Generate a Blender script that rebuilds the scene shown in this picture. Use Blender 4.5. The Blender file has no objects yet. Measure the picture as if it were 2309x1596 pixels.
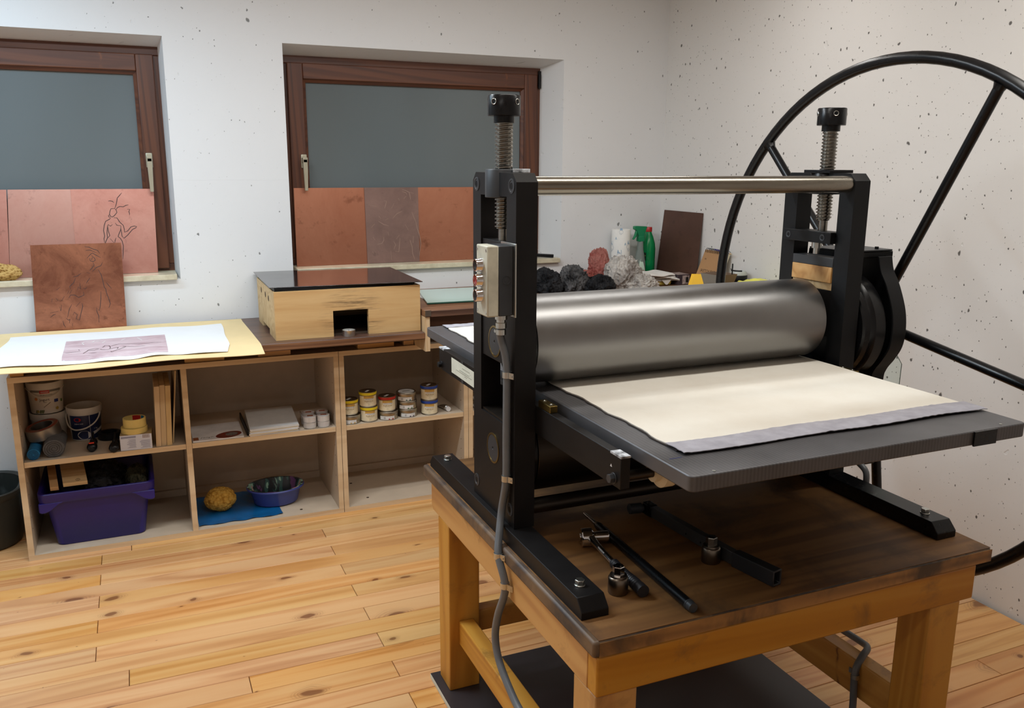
import bpy, bmesh, math, random
from mathutils import Vector, Matrix, noise as mnoise
random.seed(7)
S = bpy.context.scene
COL = S.collection
PI = math.pi

# ------------------------------------------------------------------ camera
cam_d = bpy.data.cameras.new('camera')
cam_d.sensor_width = 36.0
cam_d.lens = 1932.677 / 2309 * 36.0
cam_d.clip_start = 0.02
cam = bpy.data.objects.new('camera', cam_d)
COL.objects.link(cam)
_R = Vector((0.91566506, -0.40190141, 0.00572292))
_U = Vector((0.08198589, 0.20069208, 0.9762177))
_F = Vector((0.39349182, 0.89341925, -0.21671697))
cam.matrix_world = Matrix(((_R.x, _U.x, -_F.x, 0), (_R.y, _U.y, -_F.y, 0), (_R.z, _U.z, -_F.z, 1.55), (0, 0, 0, 1)))
S.camera = cam

# ------------------------------------------------------------------ light
S.view_settings.view_transform = 'Standard'
S.view_settings.look = 'None'
S.view_settings.gamma = 1.0
S.view_settings.use_curve_mapping = False
S.view_settings.exposure = 0.12
w = bpy.data.worlds.new('night_sky'); S.world = w; w.use_nodes = True
w.node_tree.nodes['Background'].inputs[0].default_value = (0.30, 0.38, 0.50, 1)
w.node_tree.nodes['Background'].inputs[1].default_value = 0.25


def area(name, loc, target, sx, sy, power, color, spread=180):
    l = bpy.data.lights.new(name, 'AREA'); l.shape = 'RECTANGLE'; l.size = sx; l.size_y = sy
    l.energy = power; l.color = color; l.spread = math.radians(spread)
    o = bpy.data.objects.new(name, l); COL.objects.link(o); o.location = loc
    d = Vector(target) - Vector(loc)
    o.rotation_euler = d.to_track_quat('-Z', 'X').to_euler() if abs(d.x) + abs(d.y) > 1e-4 else (0, 0, 0)
    return o


area('tube_lamp_press', (1.35, 1.42, 2.55), (1.35, 1.42, 0), 2.4, 0.16, 20, (1.0, 0.965, 0.905))
area('tube_lamp_window', (0.05, 2.60, 2.50), (0.05, 2.60, 0), 1.5, 0.14, 35, (0.87, 0.945, 1.0))
area('tube_lamp_left', (-1.05, 3.35, 2.50), (-1.05, 3.35, 0), 1.2, 0.14, 22, (0.55, 0.80, 1.0))
area('tube_lamp_corner', (1.70, 2.85, 2.55), (1.70, 2.85, 0), 1.2, 0.14, 9, (1.0, 0.975, 0.94))
area('fill_lamp_front_left', (-0.9, 0.2, 2.55), (-0.9, 0.2, 0), 1.3, 0.14, 8, (1.0, 0.97, 0.94))  # added fill light at the front left, not a known fixture

# ------------------------------------------------------------------ mesh builder


class MB:
    def __init__(s):
        s.v = []; s.f = []

    def add(s, vs, fs):
        b = len(s.v); s.v += [tuple(p) for p in vs]; s.f += [tuple(i + b for i in f) for f in fs]; return s

    def box(s, x0, x1, y0, y1, z0, z1):
        vs = [(x, y, z) for z in (z0, z1) for y in (y0, y1) for x in (x0, x1)]
        return s.add(vs, [(0, 2, 3, 1), (4, 5, 7, 6), (0, 1, 5, 4), (2, 6, 7, 3), (0, 4, 6, 2), (1, 3, 7, 5)])

    def prism(s, poly, ax, a0, a1):
        n = len(poly)
        ar = sum(poly[i][0] * poly[(i + 1) % n][1] - poly[(i + 1) % n][0] * poly[i][1] for i in range(n))
        if ar < 0: poly = poly[::-1]
        P = {'x': lambda p, a: (a, p[0], p[1]), 'y': lambda p, a: (p[0], a, p[1]), 'z': lambda p, a: (p[0], p[1], a)}[ax]
        vs = [P(p, a0) for p in poly] + [P(p, a1) for p in poly]
        fs = [(i, (i + 1) % n, n + (i + 1) % n, n + i) for i in range(n)] + [tuple(range(n - 1, -1, -1)), tuple(range(n, 2 * n))]
        if ax == 'y': fs = [f[::-1] for f in fs]
        return s.add(vs, fs)

    def loft(s, loops, cap0=True, cap1=True, closed=True):
        n = len(loops[0]); vs = [p for l in loops for p in l]; fs = []
        for k in range(len(loops) - 1):
            for i in range(n if closed else n - 1):
                j = (i + 1) % n
                fs.append((k * n + i, k * n + j, (k + 1) * n + j, (k + 1) * n + i))
        if cap0: fs.append(tuple(range(n - 1, -1, -1)))
        if cap1: fs.append(tuple(range((len(loops) - 1) * n, len(loops) * n)))
        return s.add(vs, fs)

    def cyl(s, p0, p1, r0, r1=None, n=20, caps=True):
        r1 = r0 if r1 is None else r1
        p0 = Vector(p0); p1 = Vector(p1); d = (p1 - p0).normalized()
        u = d.orthogonal().normalized(); v = d.cross(u)
        L = [[tuple(p + r * (math.cos(2 * PI * i / n) * u + math.sin(2 * PI * i / n) * v)) for i in range(n)] for p, r in ((p0, r0), (p1, r1))]
        return s.loft(L, caps, caps)

    def tube(s, pts, r, n=10, closed=False, caps=True):
        P = [Vector(p) for p in pts]; m = len(P)
        T = []
        for i in range(m):
            a = P[(i - 1) % m] if closed or i > 0 else P[i]
            b = P[(i + 1) % m] if closed or i < m - 1 else P[i]
            T.append((b - a).normalized())
        u = T[0].orthogonal().normalized(); loops = []
        for i in range(m):
            u = (u - T[i] * u.dot(T[i])).normalized(); v = T[i].cross(u)
            rr = r[i] if isinstance(r, (list, tuple)) else r
            loops.append([tuple(P[i] + rr * (math.cos(2 * PI * k / n) * u + math.sin(2 * PI * k / n) * v)) for k in range(n)])
        if closed: loops.append(loops[0]); caps = False
        return s.loft(loops, caps, caps)

    def lathe(s, c, prof, n=28, ax='z', cap0=False, cap1=False):
        L = []
        for r, h in prof:
            l = []
            for i in range(n):
                t = 2 * PI * i / n; a, b = r * math.cos(t), r * math.sin(t)
                l.append({'z': (c[0] + a, c[1] + b, c[2] + h), 'x': (c[0] + h, c[1] + a, c[2] + b), 'y': (c[0] + b, c[1] + h, c[2] + a)}[ax])
            L.append(l)
        return s.loft(L, cap0, cap1)

    def grid(s, nx, ny, fn):
        vs = [fn(i / nx, j / ny) for j in range(ny + 1) for i in range(nx + 1)]
        fs = [(j * (nx + 1) + i, j * (nx + 1) + i + 1, (j + 1) * (nx + 1) + i + 1, (j + 1) * (nx + 1) + i) for j in range(ny) for i in range(nx)]
        return s.add(vs, fs)

    def sheet(s, nx, ny, fn, t):
        """a thin sheet with real thickness: fn gives the top surface"""
        top = [fn(i / nx, j / ny) for j in range(ny + 1) for i in range(nx + 1)]
        m = len(top); bot = [(p[0], p[1], p[2] - t) for p in top]; fs = []
        q = lambda i, j: j * (nx + 1) + i
        for j in range(ny):
            for i in range(nx):
                a, b, c, d = q(i, j), q(i + 1, j), q(i + 1, j + 1), q(i, j + 1)
                fs += [(a, b, c, d), (m + d, m + c, m + b, m + a)]
        rim = [q(i, 0) for i in range(nx)] + [q(nx, j) for j in range(ny)] + [q(i, ny) for i in range(nx, 0, -1)] + [q(0, j) for j in range(ny, 0, -1)]
        for k in range(len(rim)):
            a, b = rim[k], rim[(k + 1) % len(rim)]
            fs.append((a, m + a, m + b, b))
        return s.add(top + bot, fs)

    def blob(s, c, rad, fn, nu=40, nv=24, flat=None):
        vs = []; fs = []
        for j in range(nv + 1):
            ph = PI * j / nv
            for i in range(nu):
                th = 2 * PI * i / nu
                d = Vector((math.sin(ph) * math.cos(th), math.sin(ph) * math.sin(th), math.cos(ph)))
                k = fn(d)
                p = Vector((c[0] + rad[0] * d.x * k, c[1] + rad[1] * d.y * k, c[2] + rad[2] * d.z * k))
                if flat is not None and p.z < flat: p.z = flat
                vs.append(tuple(p))
        for j in range(nv):
            for i in range(nu):
                k = (i + 1) % nu
                fs.append((j * nu + i, (j + 1) * nu + i, (j + 1) * nu + k, j * nu + k))
        return s.add(vs, fs)

    def ribbon(s, pts, w, mapf, taper=True):
        """flat pen line: pts 2D, mapf(x, y) -> 3D"""
        P = [Vector((p[0], p[1])) for p in pts]; m = len(P); A = []
        for i in range(m):
            d = (P[min(i + 1, m - 1)] - P[max(i - 1, 0)])
            d = d.normalized() if d.length > 1e-9 else Vector((1, 0)); nn = Vector((-d.y, d.x))
            ww = w * (0.5 if taper and i in (0, m - 1) else 1.0) / 2
            A.append((P[i] + nn * ww, P[i] - nn * ww))
        vs = [mapf(a.x, a.y) for pr in A for a in pr]
        return s.add(vs, [(2 * i, 2 * i + 1, 2 * i + 3, 2 * i + 2) for i in range(m - 1)])


def cr(pts, k=6, closed=False):
    """Catmull-Rom through points"""
    P = [Vector(p) for p in pts]; n = len(P); out = []
    for i in range(n if closed else n - 1):
        g = (lambda q: P[q % n]) if closed else (lambda q: P[max(0, min(n - 1, q))])
        a, b, c, d = g(i - 1), g(i), g(i + 1), g(i + 2)
        for j in range(k):
            t = j / k
            out.append(0.5 * ((2 * b) + (c - a) * t + (2 * a - 5 * b + 4 * c - d) * t * t + (3 * b - a - 3 * c + d) * t ** 3))
    if not closed: out.append(P[-1])
    return [tuple(p) for p in out]


def rrect(cx, cy, hx, hy, r, z, n=5):
    L = []
    for sx, sy, a0 in ((1, -1, -PI / 2), (1, 1, 0), (-1, 1, PI / 2), (-1, -1, PI)):
        for i in range(n + 1):
            a = a0 + PI / 2 * i / n
            L.append((cx + sx * (hx - r) + r * math.cos(a), cy + sy * (hy - r) + r * math.sin(a), z))
    return L


def ell(cx, cy, rx, ry, z, n=32):
    return [(cx + rx * math.cos(2 * PI * i / n), cy + ry * math.sin(2 * PI * i / n), z) for i in range(n)]


FP = {}
PRESS_ROT = -0.0074758


def finish(me, smooth, ang):
    me.validate(); me.update()
    if smooth:
        me.shade_smooth()
        try: me.set_sharp_from_angle(angle=math.radians(ang))
        except Exception: pass


def obj(name, mb, mat, parent=None, bevel=0, smooth=True, ang=34, rot=0.0, segs=2):
    xs = [p[0] for p in mb.v]; ys = [p[1] for p in mb.v]; zs = [p[2] for p in mb.v]
    c = Vector(((min(xs) + max(xs)) / 2, (min(ys) + max(ys)) / 2, min(zs)))
    me = bpy.data.meshes.new(name)
    me.from_pydata([(p[0] - c.x, p[1] - c.y, p[2] - c.z) for p in mb.v], [], mb.f)
    finish(me, smooth, ang)
    me.materials.append(mat)
    o = bpy.data.objects.new(name, me); COL.objects.link(o)
    FP[o.name] = c
    if parent is None:
        o.rotation_euler = (0, 0, rot); o.location = Matrix.Rotation(rot, 3, 'Z') @ c
    else:
        o.parent = parent; o.location = c - FP[parent.name]
    if bevel:
        m = o.modifiers.new('edge_bevel', 'BEVEL'); m.width = bevel; m.segments = segs; m.limit_method = 'ANGLE'; m.angle_limit = math.radians(40)
    return o


def tag(o, label=None, cat=None, group=None, kind=None):
    if label: o['label'] = label
    if cat: o['category'] = cat
    if group: o['group'] = group
    if kind: o['kind'] = kind
    return o


def thing(name, label, cat, fp, rot=0.0, group=None, kind=None):
    o = bpy.data.objects.new(name, None); COL.objects.link(o); o.empty_display_size = 0.05
    fp = Vector(fp); FP[o.name] = fp
    o.rotation_euler = (0, 0, rot); o.location = Matrix.Rotation(rot, 3, 'Z') @ fp
    return tag(o, label, cat, group, kind)


def copy_tree(o, delta, label=None, parent=None):
    c = o.copy(); COL.objects.link(c)
    FP[c.name] = FP[o.name] + (Vector(delta) if parent is None else Vector())
    if parent is None:
        c.location = o.location + Vector(delta)
        if label: c['label'] = label
    else:
        c.parent = parent
    for ch in list(o.children): copy_tree(ch, delta, None, c)
    return c


def text2d(s, size, align='CENTER'):
    cu = bpy.data.curves.new('txt', 'FONT'); cu.body = s; cu.size = size; cu.align_x = align; cu.align_y = 'CENTER'; cu.resolution_u = 2
    o = bpy.data.objects.new('txt', cu); COL.objects.link(o)
    dg = bpy.context.evaluated_depsgraph_get(); dg.update()
    me = bpy.data.meshes.new_from_object(o.evaluated_get(dg))
    vs = [(v.co.x, v.co.y) for v in me.vertices]; fs = [tuple(p.vertices) for p in me.polygons]
    bpy.data.objects.remove(o); bpy.data.curves.remove(cu); bpy.data.meshes.remove(me)
    return vs, fs


def put_text(mb, s, size, mapf, align='CENTER'):
    vs, fs = text2d(s, size, align)
    if vs: mb.add([mapf(x, y) for x, y in vs], fs)
    return mb


def cyl_patch(mb, c, r, a0, a1, z0, z1, n=16):
    mb.grid(n, 1, lambda u, v: (c[0] + r * math.cos(a0 + (a1 - a0) * u), c[1] + r * math.sin(a0 + (a1 - a0) * u), z0 + (z1 - z0) * v))
    return mb

# ------------------------------------------------------------------ materials


def sr(*c):
    """sRGB 0-255 -> linear"""
    o = []
    for x in c:
        x /= 255.0
        o.append(x / 12.92 if x <= 0.04045 else ((x + 0.055) / 1.055) ** 2.4)
    return tuple(o) + (1.0,)


class NT:
    def __init__(s, name):
        s.m = bpy.data.materials.new(name); s.m.use_nodes = True; s.t = s.m.node_tree
        s.b = s.t.nodes['Principled BSDF']

    def n(s, ty, **kw):
        nd = s.t.nodes.new(ty)
        for k, v in kw.items(): setattr(nd, k, v)
        return nd

    def l(s, a, b): s.t.links.new(a, b)

    def coord(s, scale=(1, 1, 1), rand=False, kind='Object'):
        tc = s.n('ShaderNodeTexCoord'); mp = s.n('ShaderNodeMapping'); mp.inputs['Scale'].default_value = scale
        out = tc.outputs[kind]
        if rand:
            oi = s.n('ShaderNodeObjectInfo'); mu = s.n('ShaderNodeMath', operation='MULTIPLY'); mu.inputs[1].default_value = 61.0
            s.l(oi.outputs['Random'], mu.inputs[0])
            ad = s.n('ShaderNodeVectorMath', operation='ADD'); s.l(out, ad.inputs[0]); s.l(mu.outputs[0], ad.inputs[1]); out = ad.outputs[0]
        s.l(out, mp.inputs['Vector']); return mp.outputs[0]

    def noise(s, vec, scale=5, detail=4, rough=0.55, dist=0.0):
        n = s.n('ShaderNodeTexNoise'); n.inputs['Scale'].default_value = scale; n.inputs['Detail'].default_value = detail
        n.inputs['Roughness'].default_value = rough; n.inputs['Distortion'].default_value = dist
        s.l(vec, n.inputs['Vector']); return n.outputs['Fac']

    def ramp(s, fac, stops, interp='LINEAR'):
        r = s.n('ShaderNodeValToRGB'); r.color_ramp.interpolation = interp; e = r.color_ramp.elements
        while len(e) < len(stops): e.new(0.5)
        for i, (p, c) in enumerate(stops): e[i].position = p; e[i].color = c if len(c) == 4 else tuple(c) + (1,)
        s.l(fac, r.inputs[0]); return r.outputs[0]

    def mix(s, fac, a, b, mode='MIX'):
        m = s.n('ShaderNodeMix', data_type='RGBA', blend_type=mode)
        for sock, v in ((m.inputs[0], fac), (m.inputs[6], a), (m.inputs[7], b)):
            if hasattr(v, 'is_output'): s.l(v, sock)
            else: sock.default_value = v
        return m.outputs[2]

    def math(s, op, a, b=0.0, clamp=False):
        m = s.n('ShaderNodeMath', operation=op); m.use_clamp = clamp
        for sock, v in ((m.inputs[0], a), (m.inputs[1], b)):
            if hasattr(v, 'is_output'): s.l(v, sock)
            else: sock.default_value = v
        return m.outputs[0]

    def bump(s, h, strength=0.3, dist=0.002):
        b = s.n('ShaderNodeBump'); b.inputs['Strength'].default_value = strength; b.inputs['Distance'].default_value = dist
        s.l(h, b.inputs['Height']); s.l(b.outputs[0], s.b.inputs['Normal']); return b

    def set(s, **kw):
        N = dict(color='Base Color', rough='Roughness', metal='Metallic', spec='Specular IOR Level', trans='Transmission Weight', ior='IOR', alpha='Alpha', coat='Coat Weight', coat_rough='Coat Roughness', aniso='Anisotropic', sheen='Sheen Weight')
        for k, v in kw.items():
            if k not in N: continue
            so = s.b.inputs[N[k]]
            if hasattr(v, 'is_output'): s.l(v, so)
            else: so.default_value = v
        return s


def plain(name, c, rough=0.5, metal=0.0, var=0.12, scale=9, bump=0.0, bscale=60, dark=None, spec=0.5, **kw):
    """colour with a soft mottling and optional fine relief"""
    t = NT(name); v = t.coord()
    c2 = dark or tuple(x * (1 - var * 2.2) for x in c[:3]) + (1,)
    f = t.noise(v, scale, 5, 0.6)
    t.set(color=t.ramp(f, [(0.32, c2), (0.66, c)]), metal=metal, spec=spec, **kw)
    t.set(rough=t.math('ADD', t.math('MULTIPLY', f, 0.18), rough - 0.09))
    if bump: t.bump(t.noise(v, bscale, 4), bump, 0.0015)
    return t.m


def wood(name, c_light, c_mid, c_dark, axis='x', rough=0.45, knots=0.0, rand=True, var=0.22, grain=1.0, stain=None, bump=0.12, coat=0.0, hue=0.012):
    t = NT(name)
    st = {'x': (1.1, 17, 17), 'y': (17, 1.1, 17), 'z': (17, 17, 1.1)}[axis]
    v = t.coord(tuple(q * grain for q in st), rand)
    f = t.noise(v, 1.0, 5, 0.58, 0.6)
    big = t.noise(t.coord(tuple(q * grain * 0.22 for q in st), rand), 1.0, 3, 0.5, 1.8)
    # cathedral grain: repeating bands over the warped large pattern
    band = t.math('SINE', t.math('MULTIPLY', big, 46.0))
    band = t.math('ADD', t.math('MULTIPLY', band, 0.5), 0.5)
    ff = t.math('ADD', t.math('MULTIPLY', f, 0.62), t.math('MULTIPLY', band, 0.36), True)
    col = t.ramp(ff, [(0.16, c_dark), (0.42, c_mid), (0.78, c_light)])
    if knots:
        kv = t.coord({'x': (3.2, 5.4, 5.4), 'y': (5.4, 3.2, 5.4), 'z': (5.4, 5.4, 3.2)}[axis], rand)
        wob = t.n('ShaderNodeVectorMath', operation='ADD'); nz = t.n('ShaderNodeTexNoise'); nz.inputs['Scale'].default_value = 3.0
        t.l(kv, nz.inputs['Vector']); sc = t.n('ShaderNodeVectorMath', operation='SCALE'); sc.inputs['Scale'].default_value = 0.22
        t.l(nz.outputs['Color'], sc.inputs[0]); t.l(kv, wob.inputs[0]); t.l(sc.outputs[0], wob.inputs[1])
        vo = t.n('ShaderNodeTexVoronoi'); vo.inputs['Scale'].default_value = 1.0; vo.voronoi_dimensions = '2D' if axis != 'z' else '3D'
        t.l(wob.outputs[0], vo.inputs['Vector'])
        sep = t.n('ShaderNodeSeparateColor'); t.l(vo.outputs['Color'], sep.inputs[0])
        size = t.math('MULTIPLY', t.math('POWER', sep.outputs[0], 2.6), 0.26 * knots)
        k = t.math('SUBTRACT', 1.0, t.math('DIVIDE', vo.outputs['Distance'], t.math('ADD', size, 0.012)), True)
        halo = t.math('MULTIPLY', k, t.math('ADD', t.math('MULTIPLY', t.math('SINE', t.math('MULTIPLY', k, 40.0)), 0.45), 0.75))
        core = t.math('MULTIPLY', t.math('SUBTRACT', k, 0.52, True), 5.0, True)
        ring = t.math('MAXIMUM', t.math('MULTIPLY', halo, 0.75), core)
        col = t.mix(t.math('MULTIPLY', ring, 0.82), col, sr(112, 62, 30))
    if rand:
        oi = t.n('ShaderNodeObjectInfo'); hs = t.n('ShaderNodeHueSaturation')
        rr = oi.outputs['Random']
        t.l(t.math('ADD', t.math('MULTIPLY', rr, var), 1.0 - var * 0.55), hs.inputs['Value'])
        r2 = t.math('FRACT', t.math('MULTIPLY', rr, 17.31))
        t.l(t.math('ADD', t.math('MULTIPLY', r2, hue), 0.5 - hue * 0.6), hs.inputs['Hue'])
        t.l(t.math('ADD', t.math('MULTIPLY', t.math('FRACT', t.math('MULTIPLY', rr, 7.77)), 0.16), 0.90), hs.inputs['Saturation'])
        t.l(col, hs.inputs['Color']); col = hs.outputs[0]
    if stain:
        sf = t.noise(t.coord((1, 1, 1)), stain[1], 5, 0.65, 0.4)
        col = t.mix(t.ramp(sf, [(stain[2], (0, 0, 0, 1)), (stain[3], (1, 1, 1, 1))]), col, stain[0])
    t.set(color=col, rough=t.math('ADD', t.math('MULTIPLY', f, 0.15), rough - 0.07), coat=coat, coat_rough=0.25)
    if bump: t.bump(f, bump, 0.001)
    return t.m


def wall_paint(name, base, pits=1.0, dark=(0.10, 0.09, 0.08, 1), darkness=0.6, seam=None):
    t = NT(name); v = t.coord()
    bl = t.noise(v, 2.2, 4, 0.55)
    col = t.mix(bl, tuple(x * 0.95 for x in base[:3]) + (1,), base)
    sx = t.n('ShaderNodeSeparateXYZ'); t.l(v, sx.inputs[0])
    cx = t.n('ShaderNodeCombineXYZ'); t.l(t.math('ADD', sx.outputs[0], sx.outputs[1]), cx.inputs[0]); t.l(t.math('MULTIPLY', sx.outputs[2], 0.72), cx.inputs[1])
    allp = None; darkp = None
    for sc, th, rad, lo in ((30.0, 0.46, 0.105, 0.015), (10.5, 0.55, 0.062, 0.02), (58.0, 0.50, 0.10, 0.02)):
        nz = t.n('ShaderNodeTexNoise'); nz.inputs['Scale'].default_value = sc * 4.0; nz.inputs['Detail'].default_value = 1.0; t.l(cx.outputs[0], nz.inputs['Vector'])
        s2 = t.n('ShaderNodeVectorMath', operation='SCALE'); s2.inputs['Scale'].default_value = 0.20 / sc; t.l(nz.outputs['Color'], s2.inputs[0])
        ad = t.n('ShaderNodeVectorMath', operation='ADD'); t.l(cx.outputs[0], ad.inputs[0]); t.l(s2.outputs[0], ad.inputs[1])
        vo = t.n('ShaderNodeTexVoronoi', voronoi_dimensions='2D'); vo.inputs['Scale'].default_value = sc; t.l(ad.outputs[0], vo.inputs['Vector'])
        sep = t.n('ShaderNodeSeparateColor'); t.l(vo.outputs['Color'], sep.inputs[0])
        on = t.math('GREATER_THAN', sep.outputs[0], 1.0 - (1.0 - th) * pits)
        rr = t.math('ADD', t.math('MULTIPLY', t.math('POWER', sep.outputs[1], 3.2), rad), lo)
        hit = t.math('SUBTRACT', 1.0, t.math('MULTIPLY', t.math('DIVIDE', vo.outputs['Distance'], rr), 0.75), True)
        hit = t.math('MULTIPLY', on, t.math('MULTIPLY', hit, 2.6, True))
        dk = t.math('MULTIPLY', hit, t.math('LESS_THAN', sep.outputs[2], darkness))
        allp = hit if allp is None else t.math('MAXIMUM', allp, hit)
        darkp = dk if darkp is None else t.math('MAXIMUM', darkp, dk)
    col = t.mix(t.math('MULTIPLY', darkp, 0.9), col, dark)  # pits coloured dark for bare concrete and for the shade inside them
    t.set(color=col, rough=0.62, spec=0.35)
    lump = t.n('ShaderNodeTexVoronoi'); lump.inputs['Scale'].default_value = 9; t.l(v, lump.inputs['Vector'])
    lum = t.math('SUBTRACT', 1.0, t.math('MULTIPLY', lump.outputs['Distance'], 9.0), True)
    h = t.math('ADD', t.math('MULTIPLY', t.noise(v, 55, 5, 0.6), 0.20), t.math('MULTIPLY', t.noise(v, 6, 3), 0.5))
    h = t.math('ADD', h, t.math('MULTIPLY', lum, 0.3))
    h = t.math('SUBTRACT', h, t.math('MULTIPLY', allp, 0.9))
    if seam:
        w = t.math('ADD', sx.outputs[2], t.math('MULTIPLY', t.noise(v, 18, 2), 0.006))
        h = t.math('ADD', h, t.math('MULTIPLY', t.math('LESS_THAN', t.math('ABSOLUTE', t.math('SUBTRACT', w, seam)), 0.0016), 0.5))
    t.bump(h, 0.5, 0.003)
    return t.m


def paper_text(name, base, ink, scale=(40, 180, 90), th=0.52):
    """flat print too small to read: rows of broken ink marks"""
    t = NT(name)
    f = t.noise(t.coord(scale), 1.0, 2, 0.7)
    t.set(color=t.mix(t.ramp(f, [(th, (0, 0, 0, 1)), (th + 0.06, (1, 1, 1, 1))]), base, ink), rough=0.55)
    return t.m


def copper(name, c, dark, rough=0.34, scale=5.0, lo=0.36, hi=0.62, stretch=(1, 1, 1), metal=0.92):
    t = NT(name); v = t.coord(stretch, True)
    f = t.noise(v, scale, 6, 0.68, 0.5); g = t.noise(v, scale * 5, 4, 0.7)
    col = t.ramp(f, [(lo, dark), (hi, c)])
    col = t.mix(t.ramp(g, [(0.60, (0, 0, 0, 1)), (0.72, (0.55, 0.55, 0.55, 1))]), col, tuple(q * 0.55 for q in dark[:3]) + (1,))
    t.set(color=col, metal=metal, rough=t.math('ADD', t.math('MULTIPLY', f, -0.16), rough + 0.10))
    t.bump(t.noise(v, 3, 2), 0.05, 0.004)
    return t.m


def steel(name, c, rough, aniso=0.0, streak=(1, 40, 40), dark=0.72):
    t = NT(name); v = t.coord(streak)
    f = t.noise(v, 3, 5, 0.6); g = t.noise(t.coord(), 4, 4)
    col = t.mix(f, tuple(q * dark for q in c[:3]) + (1,), c)
    t.set(color=col, metal=1.0, rough=t.math('ADD', t.math('MULTIPLY', g, 0.16), rough - 0.08), aniso=aniso)
    t.bump(f, 0.03, 0.0006)
    return t.m


def glass(name, c, rough=0.0, ior=1.45):
    t = NT(name); v = t.coord()
    t.set(color=t.mix(t.noise(v, 3, 2), c, tuple(q * 0.97 for q in c[:3]) + (1,)), trans=1.0, rough=rough, ior=ior)
    return t.m


M = {}
M['wall_back'] = wall_paint('white_concrete_paint', sr(226, 226, 226), 0.30, sr(116, 116, 114), 0.45, 1.535)
M['wall_right'] = wall_paint('white_pitted_concrete_paint', sr(226, 223, 219), 0.66, sr(74, 70, 66), 0.72)
M['ceiling'] = wall_paint('ceiling_paint', sr(222, 220, 216), 0.2, sr(150, 146, 140))
M['board'] = wood('pine_floor', sr(220, 172, 112), sr(212, 156, 94), sr(188, 128, 68), 'x', 0.36, 1.1, True, 0.13, 0.8, coat=0.2, hue=0.014)
M['subfloor'] = plain('subfloor_shadow_gap', sr(60, 40, 24), 0.9)
M['win_wood'] = wood('brown_window_stain', sr(104, 60, 36), sr(88, 48, 29), sr(62, 33, 21), 'x', 0.45, 0.25, False, bump=0.1)
M['win_wood_v'] = wood('brown_window_stain_upright', sr(104, 60, 36), sr(88, 48, 29), sr(62, 33, 21), 'z', 0.45, 0.0, False, bump=0.1)
M['carcass_edge'] = wood('beech_edge_band', sr(214, 190, 156), sr(208, 182, 146), sr(196, 166, 130), 'x', 0.5, 0, False, bump=0.04)
M['carcass'] = plain('beech_melamine', sr(198, 180, 158), 0.5, var=0.04, scale=14)
M['walnut'] = wood('dark_walnut_laminate', sr(104, 76, 62), sr(84, 60, 50), sr(58, 40, 34), 'x', 0.33, 0, False, bump=0.05)
M['walnut_edge'] = wood('brown_walnut_edge', sr(140, 102, 74), sr(116, 80, 56), sr(86, 56, 38), 'x', 0.4, 0, False, bump=0.05)
M['pine_block'] = wood('raw_pine_block', sr(208, 164, 106), sr(192, 144, 84), sr(162, 112, 58), 'x', 0.55, 0.6, True, 0.15, hue=0.006)
M['box_pine'] = wood('pale_pine_box', sr(212, 184, 136), sr(200, 168, 118), sr(180, 144, 94), 'x', 0.6, 0.5, True, 0.06, 1.2, hue=0.004)
M['bench_amber_x'] = wood('amber_varnished_pine', sr(194, 140, 60), sr(184, 126, 46), sr(164, 106, 34), 'x', 0.42, 0.5, True, 0.05, 0.8, (sr(120, 82, 38), 9.0, 0.58, 0.80), hue=0.004)
M['bench_amber_y'] = wood('amber_varnished_pine_depthwise', sr(208, 154, 70), sr(196, 138, 54), sr(172, 112, 38), 'y', 0.42, 0.5, True, 0.05, 0.8, (sr(120, 84, 40), 9.0, 0.58, 0.80), hue=0.004)
M['bench_amber_z'] = wood('amber_varnished_pine_upright', sr(200, 146, 64), sr(188, 130, 50), sr(166, 108, 36), 'z', 0.42, 0.0, True, 0.05, 0.8, (sr(124, 88, 44), 7.0, 0.56, 0.8), hue=0.004)
M['bench_top'] = wood('ink_stained_bench_top', sr(136, 96, 52), sr(118, 80, 40), sr(90, 58, 28), 'x', 0.6, 0.2, False, 0, 0.7, (sr(54, 38, 24), 4.5, 0.50, 0.76))
M['bench_edge'] = wood('grimy_bench_edge', sr(114, 90, 66), sr(88, 70, 54), sr(54, 46, 44), 'y', 0.5, 0, False, 0, 1.0, (sr(50, 45, 46), 6.0, 0.45, 0.62))
M['ply'] = wood('pale_plywood_edge', sr(206, 180, 138), sr(196, 166, 120), sr(178, 144, 96), 'z', 0.6, 0, True, 0.10, 1.2)
M['blackpaint'] = plain('black_machine_paint', sr(20, 21, 23), 0.45, var=0.14, scale=14, bump=0.05, bscale=140, spec=0.22)
M['blackpaint2'] = plain('worn_black_paint', sr(23, 21, 21), 0.48, var=0.22, scale=8, bump=0.08, bscale=90, dark=sr(14, 12, 12), spec=0.22)
M['black_gloss'] = plain('glossy_black_enamel', sr(14, 14, 16), 0.28, var=0.08, scale=10, spec=0.3)
M['roller'] = plain('turned_roller_steel', sr(146, 145, 144), 0.37, 1.0, var=0.03, scale=7)
M['roller_dark'] = steel('oiled_dark_steel', sr(74, 68, 62), 0.42, 0.0, (3, 30, 30), 0.7)
M['tie_rod'] = steel('tarnished_steel_rod', sr(164, 158, 146), 0.25, 0.0, (2, 22, 22), 0.66)
M['screw'] = steel('bright_thread_steel', sr(166, 162, 154), 0.28, 0.0, (9, 9, 40), 0.45)
M['chrome'] = steel('polished_chrome', sr(226, 226, 228), 0.09, 0.0, (5, 5, 5), 0.92)
M['zinc'] = steel('zinc_plated_steel', sr(206, 206, 200), 0.30, 0.0, (9, 9, 9), 0.8)
M['brass'] = steel('dull_brass', sr(140, 120, 70), 0.36, 0.0, (9, 9, 9), 0.7)
M['gunmetal'] = plain('grey_metal_paint', sr(56, 58, 61), 0.42, var=0.1, scale=18, spec=0.35)
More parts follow.
